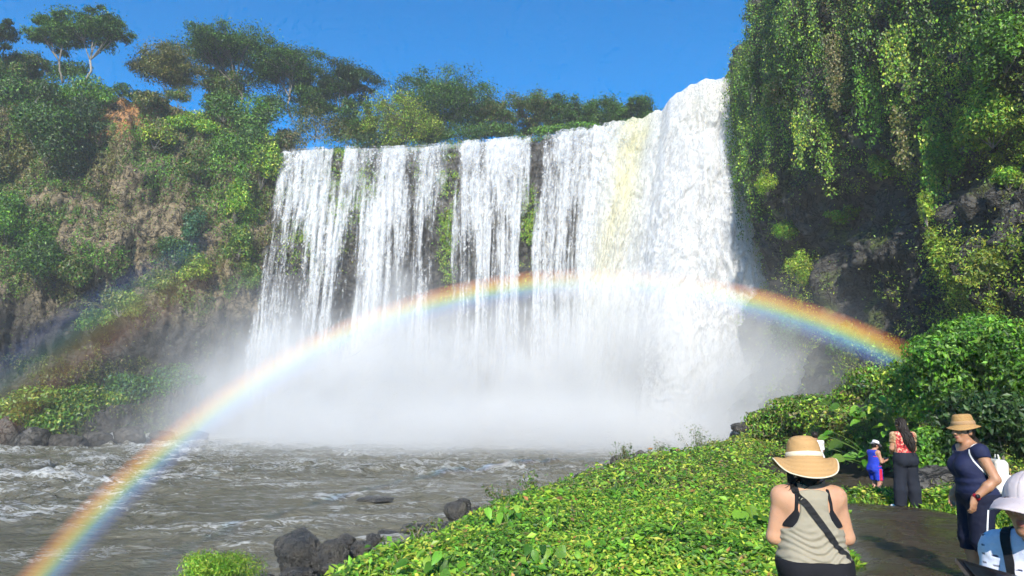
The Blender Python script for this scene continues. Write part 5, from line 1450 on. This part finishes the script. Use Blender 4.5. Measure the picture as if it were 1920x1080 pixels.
    a = np.linspace(R(200), R(340), 12); wrap_strap(nk, [f.J['neck'] + [.075 * math.cos(t), .085 * math.sin(t), .02] for t in a], 22, .004, .003, M['strap'], root, T, 'cord')
    # shoulder strap from the left shoulder to the right hip, and the bag it carries (a thing of its own)
    bag = empty('bag', T[1] + T[0] @ np.array([.24, .06, .80]), 'black cross body bag on a broad strap worn by the straw hat woman', 'bag')
    body_top = lambda p: np.minimum(top(p), nk(p))
    path = [np.array(v) * sc for v in ((-.095, .02, 1.43), (-.105, -.09, 1.36), (-.04, -.14, 1.26), (.05, -.15, 1.12), (.12, -.14, 1.01), (.175, -.10, .92), (.225, -.02, .80), (.24, .06, .74))]
    wrap_strap(body_top, path, 46, .040, .003, M['strap'], bag, T, 'strap', .005)
    wear('pouch', lambda p: np.max(np.abs((p - [.215, .10, .60]) @ rotz(.2)) - [.032, .10, .07], -1) - .012 - .0 * p[..., 0], (.10, -.08, .48), (.33, .28, .74), .009, M['strap'], bag, T)
    ph = empty('phone', T[1] + T[0] @ np.array([0, .30, 1.2]), 'phone held up in front of the straw hat woman', 'phone')
    Vp = np.array([[x, y, z] for x in (-.037, .037) for y in (-.004, .004) for z in (-.075, .075)]) + np.array([0, .30, 1.215])
    mesh('case', Vp @ T[0].T + T[1], np.array([[0, 1, 3, 2], [4, 6, 7, 5], [0, 4, 5, 1], [2, 3, 7, 6], [0, 2, 6, 4], [1, 5, 7, 3]]), M['dark_glass'], ph, smooth=False)
woman_hat()

# ---------------------------------------------------------------- B: woman in the bucket hat and navy outfit, seen from her left side
def woman_bucket():
    J = dict(pelvis=(0, 0, .86), chest=(0, .015, 1.13), neck=(0, -.01, 1.325), head=(0, .045, 1.455), shL=(-.172, -.01, 1.272), shR=(.172, .01, 1.272),
             elL=(-.235, -.085, 1.02), elR=(.215, -.03, 1.0), wrL=(-.215, .115, .835), wrR=(.18, .12, .86),
             hipL=(-.085, 0, .81), hipR=(.085, 0, .81), knL=(-.09, .03, .45), knR=(.095, .06, .45), anL=(-.09, -.05, .085), anR=(.10, .05, .085), toL=(-.11, .12, .03), toR=(.12, .21, .03))
    f = Figure(J, 1.10, 1.2, 1.06); f.headrot = rotz(R(28)) @ rotx(R(2))
    D_ = 6.75; T = stance(at(1828, 920, D_)[0], D_, R(80))
    T = (T[0], T[1])
    root = empty('person', T[1], 'woman in a tan bucket hat and navy outfit standing side on', 'person')
    sk = np.array([.40, .205, .115])
    person(root, f, [('L', (.10, .10, -1.), (.7, .3, .1), .55, -1), ('R', (.0, .15, -1.), (-.7, .3, .1), .5, 1)], T, .0085, .0045, sk)
    def top(p):
        x, y, z = p[..., 0], p[..., 1], p[..., 2]
        D = f.torso(p, .011) + .004 * np.sin(z * 75 + 4 * x + 3 * y) * sstep(1.08, 1.0, z) * sstep(.85, .95, z) + .003 * fbm(x * 12, y * 12, z * 20, 2, 4)
        slv = np.minimum(smax(f.arm(p, 'L', .012, 0), 1.20 - z - .35 * (x + .172), .008), smax(f.arm(p, 'R', .012, 0), 1.20 - z + .35 * (x - .172), .008))
        D = smin(D, slv, .025)
        D = smax(D, z - 1.335 + .20 * np.clip(y + .01, 0, 1) * 3.0 - .25 * np.clip(np.abs(x) - .07, 0, .1), .008)
        return smax(D, .80 - z, .006)
    M['navy'] = cloth_mat('navy_jersey', (.016, .02, .055), .75)
    wear('top', top, (-.32, -.22, .76), (.32, .27, 1.38), .007, M['navy'], root, T)
    def sh(p):
        D = smin(f.torso(p, .016), smin(f.leg(p, 'L', .022, .012), f.leg(p, 'R', .022, .012), .02), .03) + .004 * fbm(p[..., 0] * 9, p[..., 1] * 9, p[..., 2] * 14, 2, 6)
        return smax(smax(D, p[..., 2] - .88, .008), .34 - p[..., 2], .006)
    M['navy_dark'] = cloth_mat('dark_navy_cloth', (.010, .012, .028), .8)
    wear('shorts', sh, (-.3, -.22, .3), (.3, .25, .9), .008, M['navy_dark'], root, T)
    M['white_cloth'] = cloth_mat('white_cloth', (.72, .72, .70), .8)
    wrap_strap(sh, [(-.22, .0, .74), (-.215, .02, .6), (-.19, .03, .47), (-.185, .03, .40)], 24, .013, .003, M['white_cloth'], root, T, 'side_stripe')
    # watch
    wv = f.J['wrL']; dl = unit(f.J['wrL'] - f.J['elL'])
    M['red'] = mat_simple('dark_red_band', (.25, .01, .02), .35)
    V, Q = tube_arrays(np.array([wv - dl * .045, wv - dl * .015]), [.0375, .036], 20); wt = mesh('watch', V @ T[0].T + T[1], Q, M['red'], root)
    V, Q = tube_arrays(np.array([wv - dl * .03 + [-.03, .0, .01], wv - dl * .03 + [-.043, .0, .014]]), [.02, .019], 16); wt2 = mesh('watch_face', V @ T[0].T + T[1], Q, M['dark_glass'], root)
    # bucket hat
    hc = f.J['head'] + np.array([0, -.012, .066]); Rh = f.headrot @ rotx(R(-4)) @ roty(R(3))
    prof = resample(np.array([(a, 0, b) for a, b in [(.0, .108), (.055, .106), (.076, .098), (.084, .08), (.094, .03), (.099, .005), (.103, -.002), (.124, -.020), (.142, -.036), (.142, -.039), (.122, -.026), (.098, -.008), (.09, .03), (.07, .09), (.0, .1)]]), 70)[:, [0, 2]]
    V, Q = lathe(prof, 72, lambda r, z, th: (r * (1 + .03 * np.sin(2 * th + 1) * sstep(.1, .15, r)), z + .016 * np.sin(2 * th + .4) * sstep(.1, .15, r)))
    M['tan'] = straw_mat('tan_hat_cloth', (.35, .195, .07), (.45, .265, .10), 500)
    V = V * [1, 1.08, 1] @ Rh.T + hc; mesh('hat', V @ T[0].T + T[1], Q, M['tan'], root)
    Vb, Qb = lathe([(.0965, .038), (.0995, .036), (.104, .004), (.101, .0)], 72); Vb = Vb * [1, 1.08, 1] @ Rh.T + hc
    M['tan_dark'] = cloth_mat('hat_ribbon', (.36, .22, .11)); mesh('ribbon', Vb @ T[0].T + T[1], Qb, M['tan_dark'], root)
    hd = f.J['head']; rr = np.random.default_rng(62)
    def hm(p):
        q = (p - hd) @ f.headrot; D = ell(q, [0, -.025, .015], [.084, .094, .10])
        D = smax(D, -ell(q, [0, .09, -.02], [.068, .085, .12]), .01)
        bk = hd + f.headrot @ np.array([.0, -.09, -.04])
        D = smin(D, cap(p, bk, bk + [0, -.09, -.13], .04, .034), .03); D = smin(D, cap(p, bk + [0, -.09, -.13], bk + [.02, -.10, -.24], .034, .012), .03)
        return D + .002 * np.sin(p[..., 1] * 400)
    wear('hair', hm, hd - [.16, .32, .34], hd + [.16, .14, .14], .007, M['hair'], root, T)
    for S in 'LR': wear('shoe', lambda p, S=S: smax(f.foot(p, S, .012), p[..., 2] - .075, .01), f.J['an' + S] - [.08, .1, .12], f.J['to' + S] + [.08, .08, .1], .008, M['white_cloth'], root, T)
    # white backpack
    bp = empty('backpack', T[1] + T[0] @ np.array([0, -.2, 1.0]), 'small white backpack on the back of the bucket hat woman', 'backpack')
    c = np.array([.01, -.215, 1.03])
    def pk(p):
        q = (p - c) @ rotx(R(8)); b = np.array([.125, .062, .165]); b_ = np.stack([b[0] - .12 * np.clip(q[..., 2], 0, 1), b[1] + 0 * q[..., 2], b[2] + 0 * q[..., 2]], -1)
        d = np.abs(q) - b_ + .045; return np.linalg.norm(np.maximum(d, 0), axis=-1) + np.minimum(d.max(-1), 0) - .045
    M['cream_leather'] = mat_simple('cream_leather', (.66, .64, .56), .5, 14, .06, .3)
    wear('pack', pk, c - [.2, .16, .25], c + [.2, .16, .25], .008, M['cream_leather'], bp, T)
    wear('front_pocket', lambda p: np.linalg.norm(np.maximum(np.abs((p - c - [0, -.068, -.055]) @ rotx(R(8))) - [.06, .004, .055], 0), axis=-1) - .022, c - [.15, .2, .2], c + [.15, .05, .1], .007, M['cream_leather'], bp, T)
    V, Q = tube_arrays(resample([c + [-.035, -.02, .15], c + [-.03, -.02, .205], c + [.03, -.02, .205], c + [.035, -.02, .15]], 12), .008, 6); mesh('handle', V @ T[0].T + T[1], Q, M['cream_leather'], bp)
    for sx in (-1, 1):
        wrap_strap(top, [(sx * .10, -.14, 1.2), (sx * .128, -.08, 1.30), (sx * .14, .0, 1.32), (sx * .148, .055, 1.26), (sx * .16, .05, 1.17), (sx * .165, -.01, 1.08), (sx * .13, -.12, .97)], 40, .013, .004, M['white_cloth'], bp, T, 'strap')
    V, Q = tube_arrays(resample([c + [-.05, -.085, .12], c + [-.055, -.10, .0], c + [-.02, -.115, -.03]], 10), .004, 5); mesh('cord', V @ T[0].T + T[1], Q, M['tan_dark'], bp)
woman_bucket()

# ---------------------------------------------------------------- C: person in the pale cap, lower right corner
def person_cap():
    J = dict(pelvis=(0, -.06, .80), chest=(0, .03, 1.06), neck=(0, .075, 1.235), head=(0, .155, 1.335), shL=(-.165, .04, 1.155), shR=(.165, .04, 1.155),
             elL=(-.200, .06, .90), elR=(.200, .10, .90), wrL=(-.11, .285, .86), wrR=(.10, .30, .88),
             hipL=(-.09, -.06, .76), hipR=(.09, -.06, .76), knL=(-.10, .0, .42), knR=(.10, .0, .42), anL=(-.10, -.03, .085), anR=(.10, -.03, .085), toL=(-.12, .15, .03), toR=(.12, .15, .03))
    f = Figure(J, .93, .4, 1.0); f.headrot = rotz(R(-8)) @ rotx(R(3))
    D_ = 2.72; X_ = at(1973, 960, D_)[0]
    T = stance(X_, D_, R(126)); T = (T[0], T[1] * np.array([1, 1, 0]) + [-.02, .0, -.035])
    root = empty('person', T[1], 'person in a pale cap and white speckled shirt bending over at the right corner', 'person')
    sk = np.array([.40, .20, .125])
    person(root, f, [('L', (.5, .6, .0), (.2, 0, 1), .7, -1), ('R', (-.5, .6, .0), (-.2, 0, 1), .7, 1)], T, .0075, .0045, sk)
    def shirt(p):
        x, y, z = p[..., 0], p[..., 1], p[..., 2]
        D = f.torso(p, .018)
        D = smin(D, np.minimum(smax(f.arm(p, 'L', .014, 1), .95 - z, .006), smax(f.arm(p, 'R', .014, 1), .95 - z, .006)), .03)
        D = D + .006 * fbm(x * 10, y * 10, z * 13, 3, 12)
        D = smax(D, -(cap(p, f.J['neck'] - [0, .02, .04], f.J['head'], .064, .075)), .008)
        return smax(D, .72 - z, .006)
    def tint(V):
        n = len(V); cap_shade = sstep(1.150, 1.158, V[:, 2] + .25 * (V[:, 1] - .04))[:, None]  # slightly darker shoulders stand in for the cap's shadow on the shirt
        c = np.tile([.66, .68, .78], (n, 1)) * (1 - .08 * cap_shade)
        g = V / np.array([.045, .045, .035]); ci = np.floor(g); fr = g - ci - .5
        hsh = np.sin(ci @ np.array([12.9898, 78.233, 37.719])) * 43758.5; hsh = hsh - np.floor(hsh)
        mk = (np.abs(fr[:, 2] + .4 * (hsh - .5)) < .11) & (np.hypot(fr[:, 0], fr[:, 1]) < .26) & (hsh > .35)
        c[mk] = [.03, .03, .06]; return c
    M['printed'] = mat_tint('printed_cotton', .85)
    wear('shirt', shirt, (-.36, -.26, .68), (.36, .30, 1.27), .0055, M['printed'], root, T, tint)
    def pants(p):
        D = smin(f.torso(p, .024), smin(f.leg(p, 'L', .02, .015), f.leg(p, 'R', .02, .015), .02), .03)
        return smax(smax(D, p[..., 2] - .79, .008), .07 - p[..., 2], .01)
    wear('trousers', pants, (-.32, -.3, 0), (.32, .22, .8), .012, M['navy_dark'], root, T)
    for S in 'LR': wear('shoe', lambda p, S=S: smax(f.foot(p, S, .01), p[..., 2] - .085, .01), f.J['an' + S] - [.08, .1, .12], f.J['to' + S] + [.08, .08, .1], .009, M['black_cloth'], root, T)
    hd, Hr = f.J['head'], f.headrot
    def capm():
        t = NT('pale_pink_cotton'); v = t.obj(); f = t.noise(v, 14, 4); g = t.noise(v, 700, 2)
        c = t.mix(f, (.44, .36, .36), (.58, .52, .52)); c = t.mix(1.0, c, t.attr('tint'), 'MULTIPLY')
        return t.surf(t.bsdf(c, .9, t.bump(t.math('ADD', f, t.math('MULTIPLY', g, .3)), .3, .004), .15))
    M['pale_cloth'] = capm()
    def seams(V):
        q = (V - np.array([0, .155, 1.335])) @ (rotz(R(-8)) @ rotx(R(3)))
        a = np.abs(np.sin(np.arctan2(q[:, 0], q[:, 1] + .012) * 3)) * np.hypot(q[:, 0], q[:, 1])
        k = np.where(q[:, 2] > .04, np.exp(-(a / .0045) ** 2), 0)[:, None]
        return np.ones((len(V), 3)) * (1 - .38 * k)
    def crown(p):
        q = (p - hd) @ Hr; D = ell(q, [0, -.012, .026], [.090, .107, .108])
        D = D + .0035 * fbm(q[..., 0] * 17, q[..., 1] * 17, q[..., 2] * 12, 3, 9) + .0015 * np.exp(-(np.sin(np.arctan2(q[..., 0], q[..., 1] + .012) * 3) / .08) ** 2)
        return smax(D, .028 - q[..., 2] - .03 * q[..., 1], .003)
    cp = wear('cap', crown, hd - .2, hd + .2, .0035, M['pale_cloth'], root, T, seams)
    Vb, Qb = lathe([(.0, .006), (.007, .005), (.009, .0), (.008, -.003)], 14); bt = mesh('button', ((Vb + [0, -.012, .134]) @ Hr.T + hd) @ T[0].T + T[1], Qb, M['pale_cloth'], root, tint=np.ones((len(Vb), 3)))
    def visor(p):
        q = (p - hd) @ Hr
        zc = .034 - .30 * np.clip(q[..., 1] - .085, 0, 1) - 4.2 * q[..., 0] ** 2 * np.clip((q[..., 1] - .02) / .1, 0, 1.4)
        D = np.abs(q[..., 2] - zc) * .8 - .003
        out = np.hypot(q[..., 0] / .086, (q[..., 1] - .082) / .124) - 1
        return np.maximum(np.maximum(D, out * .085), -(np.hypot(q[..., 0] / .086, (q[..., 1] + .012) / .102) - 1) * .09)
    wear('visor', visor, hd - .21, hd + .21, .0030, M['pale_cloth'], root, T, lambda V: np.ones((len(V), 3)))
    def hm(p):
        q = (p - hd) @ Hr; D = ell(q, [0, -.022, .01], [.085, .095, .095]); D = smax(D, -ell(q, [0, .10, -.03], [.07, .11, .12]), .01)
        return D + .002 * np.sin(q[..., 1] * 300 + q[..., 0] * 200)
    M['grey_hair'] = mat_simple('greying_hair', (.07, .06, .055), .5, 200, .5, .5)
    wear('hair', hm, hd - .16, hd + .16, .006, M['grey_hair'], root, T)
    # spectacles
    parts = []
    for sx in (-1, 1):
        a = np.linspace(0, 2 * np.pi, 20); ring = np.stack([sx * .032 + .024 * np.cos(a), .104 + 0 * a, .008 + .018 * np.sin(a)], -1); parts.append(tube_arrays(ring, .0018, 5, False))
        parts.append(tube_arrays(np.array([[sx * .056, .10, .012], [sx * .076, .06, .012], [sx * .083, -.01, .008]]), .0018, 5))
    parts.append(tube_arrays(np.array([[-.009, .106, .012], [0, .109, .014], [.009, .106, .012]]), .0018, 5))
    V, Q = merge(parts); V = V @ Hr.T + hd; mesh('glasses', V @ T[0].T + T[1], Q, M['dark_glass'], root)
    bg_ = empty('bag', T[1] + T[0] @ np.array([.2, 0, .75]), 'dark shoulder bag on a wide strap worn over the white speckled shirt', 'bag')
    wrap_strap(shirt, [(.10, -.10, 1.12), (.115, .0, 1.22), (.115, .10, 1.20), (.10, .17, 1.10), (.09, .19, .98), (.085, .18, .85), (.10, .15, .74)], 50, .034, .004, M['strap'], bg_, T, 'strap', .006)
    wear('pouch', lambda p: np.max(np.abs(p - [.10, .17, .68]) - [.10, .04, .07], -1) - .012, (-.05, .05, .55), (.25, .28, .80), .010, M['strap'], bg_, T)
    return f, T
person_cap()
# dark flat tablet held low in front of the capped person
def slab(pts, th):
    pts = np.asarray(pts, float); n = np.cross(pts[1] - pts[0], pts[3] - pts[0]); n /= np.linalg.norm(n)
    V = np.vstack([pts, pts - n * th]); return V, np.array([[0, 1, 2, 3], [7, 6, 5, 4], [0, 4, 5, 1], [1, 5, 6, 2], [2, 6, 7, 3], [3, 7, 4, 0]])
tb = empty('tablet', at(1900, 1085, 2.2), 'thin black tablet lying flat in the hands of the capped person', 'tablet')
V, Q = slab([at(1792, 1046, 2.42), at(1850, 1120, 2.06), at(1990, 1190, 2.16), at(1930, 1086, 2.52)], .012); mesh('case', V, Q, M['dark_glass'], tb, smooth=False)
V, Q = slab([at(1806, 1054, 2.40) + [0, 0, .0035], at(1856, 1116, 2.09) + [0, 0, .0035], at(1980, 1178, 2.18) + [0, 0, .0035], at(1926, 1090, 2.49) + [0, 0, .0035]], .002); mesh('screen', V, Q, mat_simple('black_screen', (.005, .005, .006), .3, 5, 0, 0, .25), tb, smooth=False)

# ---------------------------------------------------------------- D: woman with long hair, red top and black trousers, from behind
def woman_red():
    J = dict(pelvis=(0, 0, .90), chest=(0, 0, 1.17), neck=(0, -.01, 1.37), head=(-.01, .03, 1.495), shL=(-.162, -.005, 1.298), shR=(.162, -.005, 1.298),
             elL=(-.205, .03, 1.06), elR=(.195, .03, 1.05), wrL=(-.14, .19, .97), wrR=(.12, .2, 1.0),
             hipL=(-.09, 0, .85), hipR=(.09, 0, .85), knL=(-.13, .0, .47), knR=(.09, .0, .47), anL=(-.17, -.02, .09), anR=(.10, .0, .09), toL=(-.25, .12, .03), toR=(.13, .17, .03))
    f = Figure(J, .98, 1.0, 1.10); f.headrot = rotz(R(14))
    D_ = 12.55; T = stance(at(1697, 860, D_)[0], D_, R(-4))
    root = empty('person', T[1], 'woman with very long dark hair, red patterned top and wide black trousers', 'person')
    person(root, f, [('L', (.4, .8, .1), (.5, 0, .6), .6, -1), ('R', (-.4, .8, .1), (-.5, 0, .6), .6, 1)], T, .011, .006, np.array([.42, .22, .13]))
    def top(p):
        x, y, z = p[..., 0], p[..., 1], p[..., 2]
        D = f.torso(p, .014) + .004 * fbm(x * 10, y * 10, z * 14, 2, 2)
        for S in 'LR': D = smin(D, smax(f.arm(p, S, .016, 0), 1.17 - z, .008), .03)
        return smax(smax(D, .985 - z, .006), z - 1.37, .01)
    def tint(V):
        n = len(V); a = fbm(V[:, 0] * 27, V[:, 1] * 27, V[:, 2] * 27, 3, 14)
        c = np.where((a > .28)[:, None], [.60, .42, .28], np.where((a < -.3)[:, None], [.16, .02, .02], [.62, .05, .055]))
        sl = sstep(.15, .17, np.abs(V[:, 0]))[:, None]; b = np.where((a > .0)[:, None], [.50, .33, .18], [.28, .16, .08])
        return c * (1 - sl) + b * sl
    wear('top', top, (-.34, -.22, .94), (.34, .25, 1.42), .010, M['printed'], root, T, tint)
    def pants(p):
        D = smin(f.torso(p, .018), smin(f.leg(p, 'L', .02, .045), f.leg(p, 'R', .02, .045), .012), .03) + .006 * fbm(p[..., 0] * 8, p[..., 1] * 8, p[..., 2] * 5, 3, 16)
        return smax(smax(D, p[..., 2] - 1.0, .008), .055 - p[..., 2], .01)
    M['charcoal'] = cloth_mat('charcoal_cloth', (.016, .018, .026), .85)
    wear('trousers', pants, (-.42, -.25, 0), (.36, .25, 1.03), .011, M['charcoal'], root, T)
    for S in 'LR': wear('shoe', lambda p, S=S: smax(f.foot(p, S, .014), p[..., 2] - .085, .01), np.minimum(f.J['an' + S], f.J['to' + S]) - [.08, .1, .06], np.maximum(f.J['an' + S], f.J['to' + S]) + [.08, .1, .06], .010, M['white_cloth'], root, T)
    hd = f.J['head']; rr = np.random.default_rng(63)
    def hm(p):
        q = (p - hd) @ f.headrot; D = ell(q, [0, -.02, .02], [.088, .10, .105]); D = smax(D, -ell(q, [0, .09, -.03], [.06, .06, .10]), .01)
        D = smin(D, ell(p, hd + [.01, -.10, -.12], [.092, .05, .14]), .04)
        D = smin(D, ell(p, hd + [.05, -.15, -.27], [.098, .05, .15]), .05); D = smin(D, ell(p, hd + [.09, -.16, -.39], [.060, .04, .11]), .05)
        w = np.sin(p[..., 0] * 190 + 3 * np.sin(p[..., 2] * 28)); return D + .005 * w
    wear('hair', hm, hd - [.16, .24, .54], hd + [.24, .14, .15], .008, M['hair'], root, T)
    n = 70; st = hd + np.stack([rr.normal(size=n) * .05, -.10 + rr.normal(size=n) * .02, -.10 + rr.normal(size=n) * .05], -1); en = hd + np.stack([.07 + rr.normal(size=n) * .055, -.185 + rr.normal(size=n) * .02, -.42 + rr.normal(size=n) * .06], -1)
    V, Q = hair_locks(st, en, rr, .005, 7, .03, np.array([.0, -.03, 0])); mesh('loose_hair', V @ T[0].T + T[1], Q, M['hair'], root)
woman_red()

# ---------------------------------------------------------------- E: person in the blue sleeveless top and shorts with a white hat
def person_blue():
    J = dict(pelvis=(0, 0, .88), chest=(0, .01, 1.15), neck=(0, .015, 1.35), head=(0, .075, 1.47), shL=(-.18, .0, 1.29), shR=(.18, .0, 1.29),
             elL=(-.215, .06, 1.03), elR=(.215, .05, 1.03), wrL=(-.11, .30, 1.07), wrR=(.10, .29, 1.06),
             hipL=(-.09, 0, .83), hipR=(.09, 0, .83), knL=(-.10, .03, .47), knR=(.10, .02, .47), anL=(-.10, -.01, .085), anR=(.10, -.03, .085), toL=(-.12, .16, .03), toR=(.12, .14, .03))
    f = Figure(J, 1.10, .0, 1.0); f.headrot = rotx(R(-26))
    D_ = 19.6; x_ = at(1640, 870, D_)[0]; zt = at(1641, 919, D_)[2]
    T = stance(x_, D_, R(-78), min(float(ground_z(x_, D_)) + .02, zt + .3))
    root = empty('person', T[1], 'person in a white hat and blue sleeveless top and shorts looking down at a phone', 'person')
    person(root, f, [('L', (.25, .9, .1), (.6, 0, .5), .6, -1), ('R', (-.25, .9, .1), (-.6, 0, .5), .6, 1)], T, .012, .006, np.array([.47, .25, .165]))
    def top(p):
        x, y, z = p[..., 0], p[..., 1], p[..., 2]; D = f.torso(p, .016) + .004 * fbm(x * 9, y * 9, z * 12, 2, 3)
        for sx in (-1, 1): D = smax(D, -ell(p, [sx * .235, .0, 1.27], [.09, .2, .14]), .01)
        return smax(smax(D, z - 1.36, .01), .76 - z, .008)
    def tint(V):
        c = np.tile([.02, .045, .42], (len(V), 1)); b = (V[:, 2] > .93) & (V[:, 2] < 1.0) & (V[:, 1] > -.02); c[b] = [.015, .015, .03]
        c[(V[:, 2] > .905) & (V[:, 2] < .925) & (V[:, 1] > -.05)] = [.55, .04, .09]; c[(np.abs(V[:, 0]) > .1) & (V[:, 2] > 1.17) & (V[:, 2] < 1.19)] = [.5, .04, .1]; return c
    wear('top', top, (-.3, -.22, .72), (.3, .24, 1.42), .010, M['printed'], root, T, tint)
    def sh(p):
        D = smin(f.torso(p, .02), smin(f.leg(p, 'L', .03, .02), f.leg(p, 'R', .03, .02), .02), .03); return smax(smax(D, p[..., 2] - .84, .008), .52 - p[..., 2], .008)
    def tint2(V):
        c = np.tile([.02, .05, .45], (len(V), 1)); c[(np.abs(V[:, 1]) < .045) & (np.abs(V[:, 0]) > .09)] = [.55, .02, .06]; return c
    wear('shorts', sh, (-.3, -.24, .48), (.3, .24, .88), .011, M['printed'], root, T, tint2)
    for S in 'LR': wear('shoe', lambda p, S=S: smax(f.foot(p, S, .012), p[..., 2] - .08, .01), f.J['an' + S] - [.08, .1, .12], f.J['to' + S] + [.08, .08, .1], .010, M['charcoal'], root, T)
    hd, Hr = f.J['head'], f.headrot
    wear('hair', lambda p: smax(ell((p - hd) @ Hr, [0, -.022, .012], [.082, .094, .096]), -ell((p - hd) @ Hr, [0, .10, -.03], [.07, .11, .12]), .01), hd - .16, hd + .16, .009, M['hair'], root, T)
    prof = resample(np.array([(a, 0, b) for a, b in [(.0, .10), (.05, .105), (.078, .095), (.09, .05), (.096, .0), (.12, -.008), (.158, -.012), (.158, -.016), (.12, -.012), (.09, -.002), (.07, .085), (0, .09)]]), 50)[:, [0, 2]]
    V, Q = lathe(prof, 56, lambda r, z, th: (r, z + .02 * np.cos(2 * th) * sstep(.1, .15, r))); Rh = Hr @ rotx(R(6)); hc = hd + Hr @ np.array([0, -.012, .05])
    mesh('hat', (V * [1, 1.1, 1] @ Rh.T + hc) @ T[0].T + T[1], Q, M['white_cloth'], root)
    V, Q = lathe([(.0935, .024), (.097, .022), (.0995, .0), (.0965, -.003)], 56); mesh('ribbon', (V * [1, 1.1, 1] @ Rh.T + hc) @ T[0].T + T[1], Q, M['charcoal'], root)
    ph = empty('phone', T[1] + T[0] @ np.array([0, .38, 1.1]), 'phone in the hands of the blue shirt person', 'phone')
    V, Q = slab(np.array([[-.075, .36, 1.10], [.075, .36, 1.10], [.075, .42, 1.14], [-.075, .42, 1.14]]), .01); mesh('case', V @ T[0].T + T[1], Q, M['dark_glass'], ph, smooth=False)
person_blue()

# ---------------------------------------------------------------- F: distant person in white, mostly hidden by the straw hat
def person_white():
    J = dict(pelvis=(0, 0, .90), chest=(0, 0, 1.17), neck=(0, 0, 1.38), head=(0, .02, 1.51), shL=(-.185, 0, 1.32), shR=(.185, 0, 1.32), elL=(-.23, .0, 1.06), elR=(.23, .03, 1.06), wrL=(-.24, .1, .84), wrR=(.20, .18, .92),
             hipL=(-.09, 0, .85), hipR=(.09, 0, .85), knL=(-.10, .0, .47), knR=(.10, .0, .47), anL=(-.10, 0, .09), anR=(.10, 0, .09), toL=(-.12, .17, .03), toR=(.12, .17, .03))
    f = Figure(J, 1.08, 0, 1.0); D_ = 20.5; x_ = at(1530, 840, D_)[0]
    top_z = at(1519, 809, D_)[2]; T = (rotz(R(10)), np.array([x_, D_, max(top_z - 1.63, float(ground_z(x_, D_)) - .1)]))
    root = empty('person', T[1], 'person with short black hair in a white shirt behind the straw hat', 'person')
    person(root, f, [('L', (0, .2, -1), (1, 0, 0), .4, -1), ('R', (0, .3, -1), (-1, 0, 0), .4, 1)], T, .013, .007, np.array([.3, .16, .1]))
    def sh(p):
        D = f.torso(p, .02)
        for S in 'LR': D = smin(D, smax(f.arm(p, S, .022, 0), 1.08 - p[..., 2], .01), .03)
        return smax(smax(D, p[..., 2] - 1.37, .01), .82 - p[..., 2], .01)
    wear('shirt', sh, (-.36, -.22, .78), (.36, .22, 1.42), .012, M['white_cloth'], root, T)
    wear('trousers', lambda p: smax(smax(smin(f.torso(p, .014), smin(f.leg(p, 'L', .02, .02), f.leg(p, 'R', .02, .02), .02), .03), p[..., 2] - .88, .01), .06 - p[..., 2], .01), (-.3, -.24, 0), (.3, .24, .92), .013, M['charcoal'], root, T)
    hd = f.J['head']; wear('hair', lambda p: smax(ell(p, hd + [0, -.015, .022], [.09, .105, .105]) + .003 * np.sin(p[..., 0] * 120), -ell(p, hd + [0, .10, -.03], [.07, .08, .12]), .01), hd - .17, hd + .17, .010, M['hair'], root, T)
person_white()
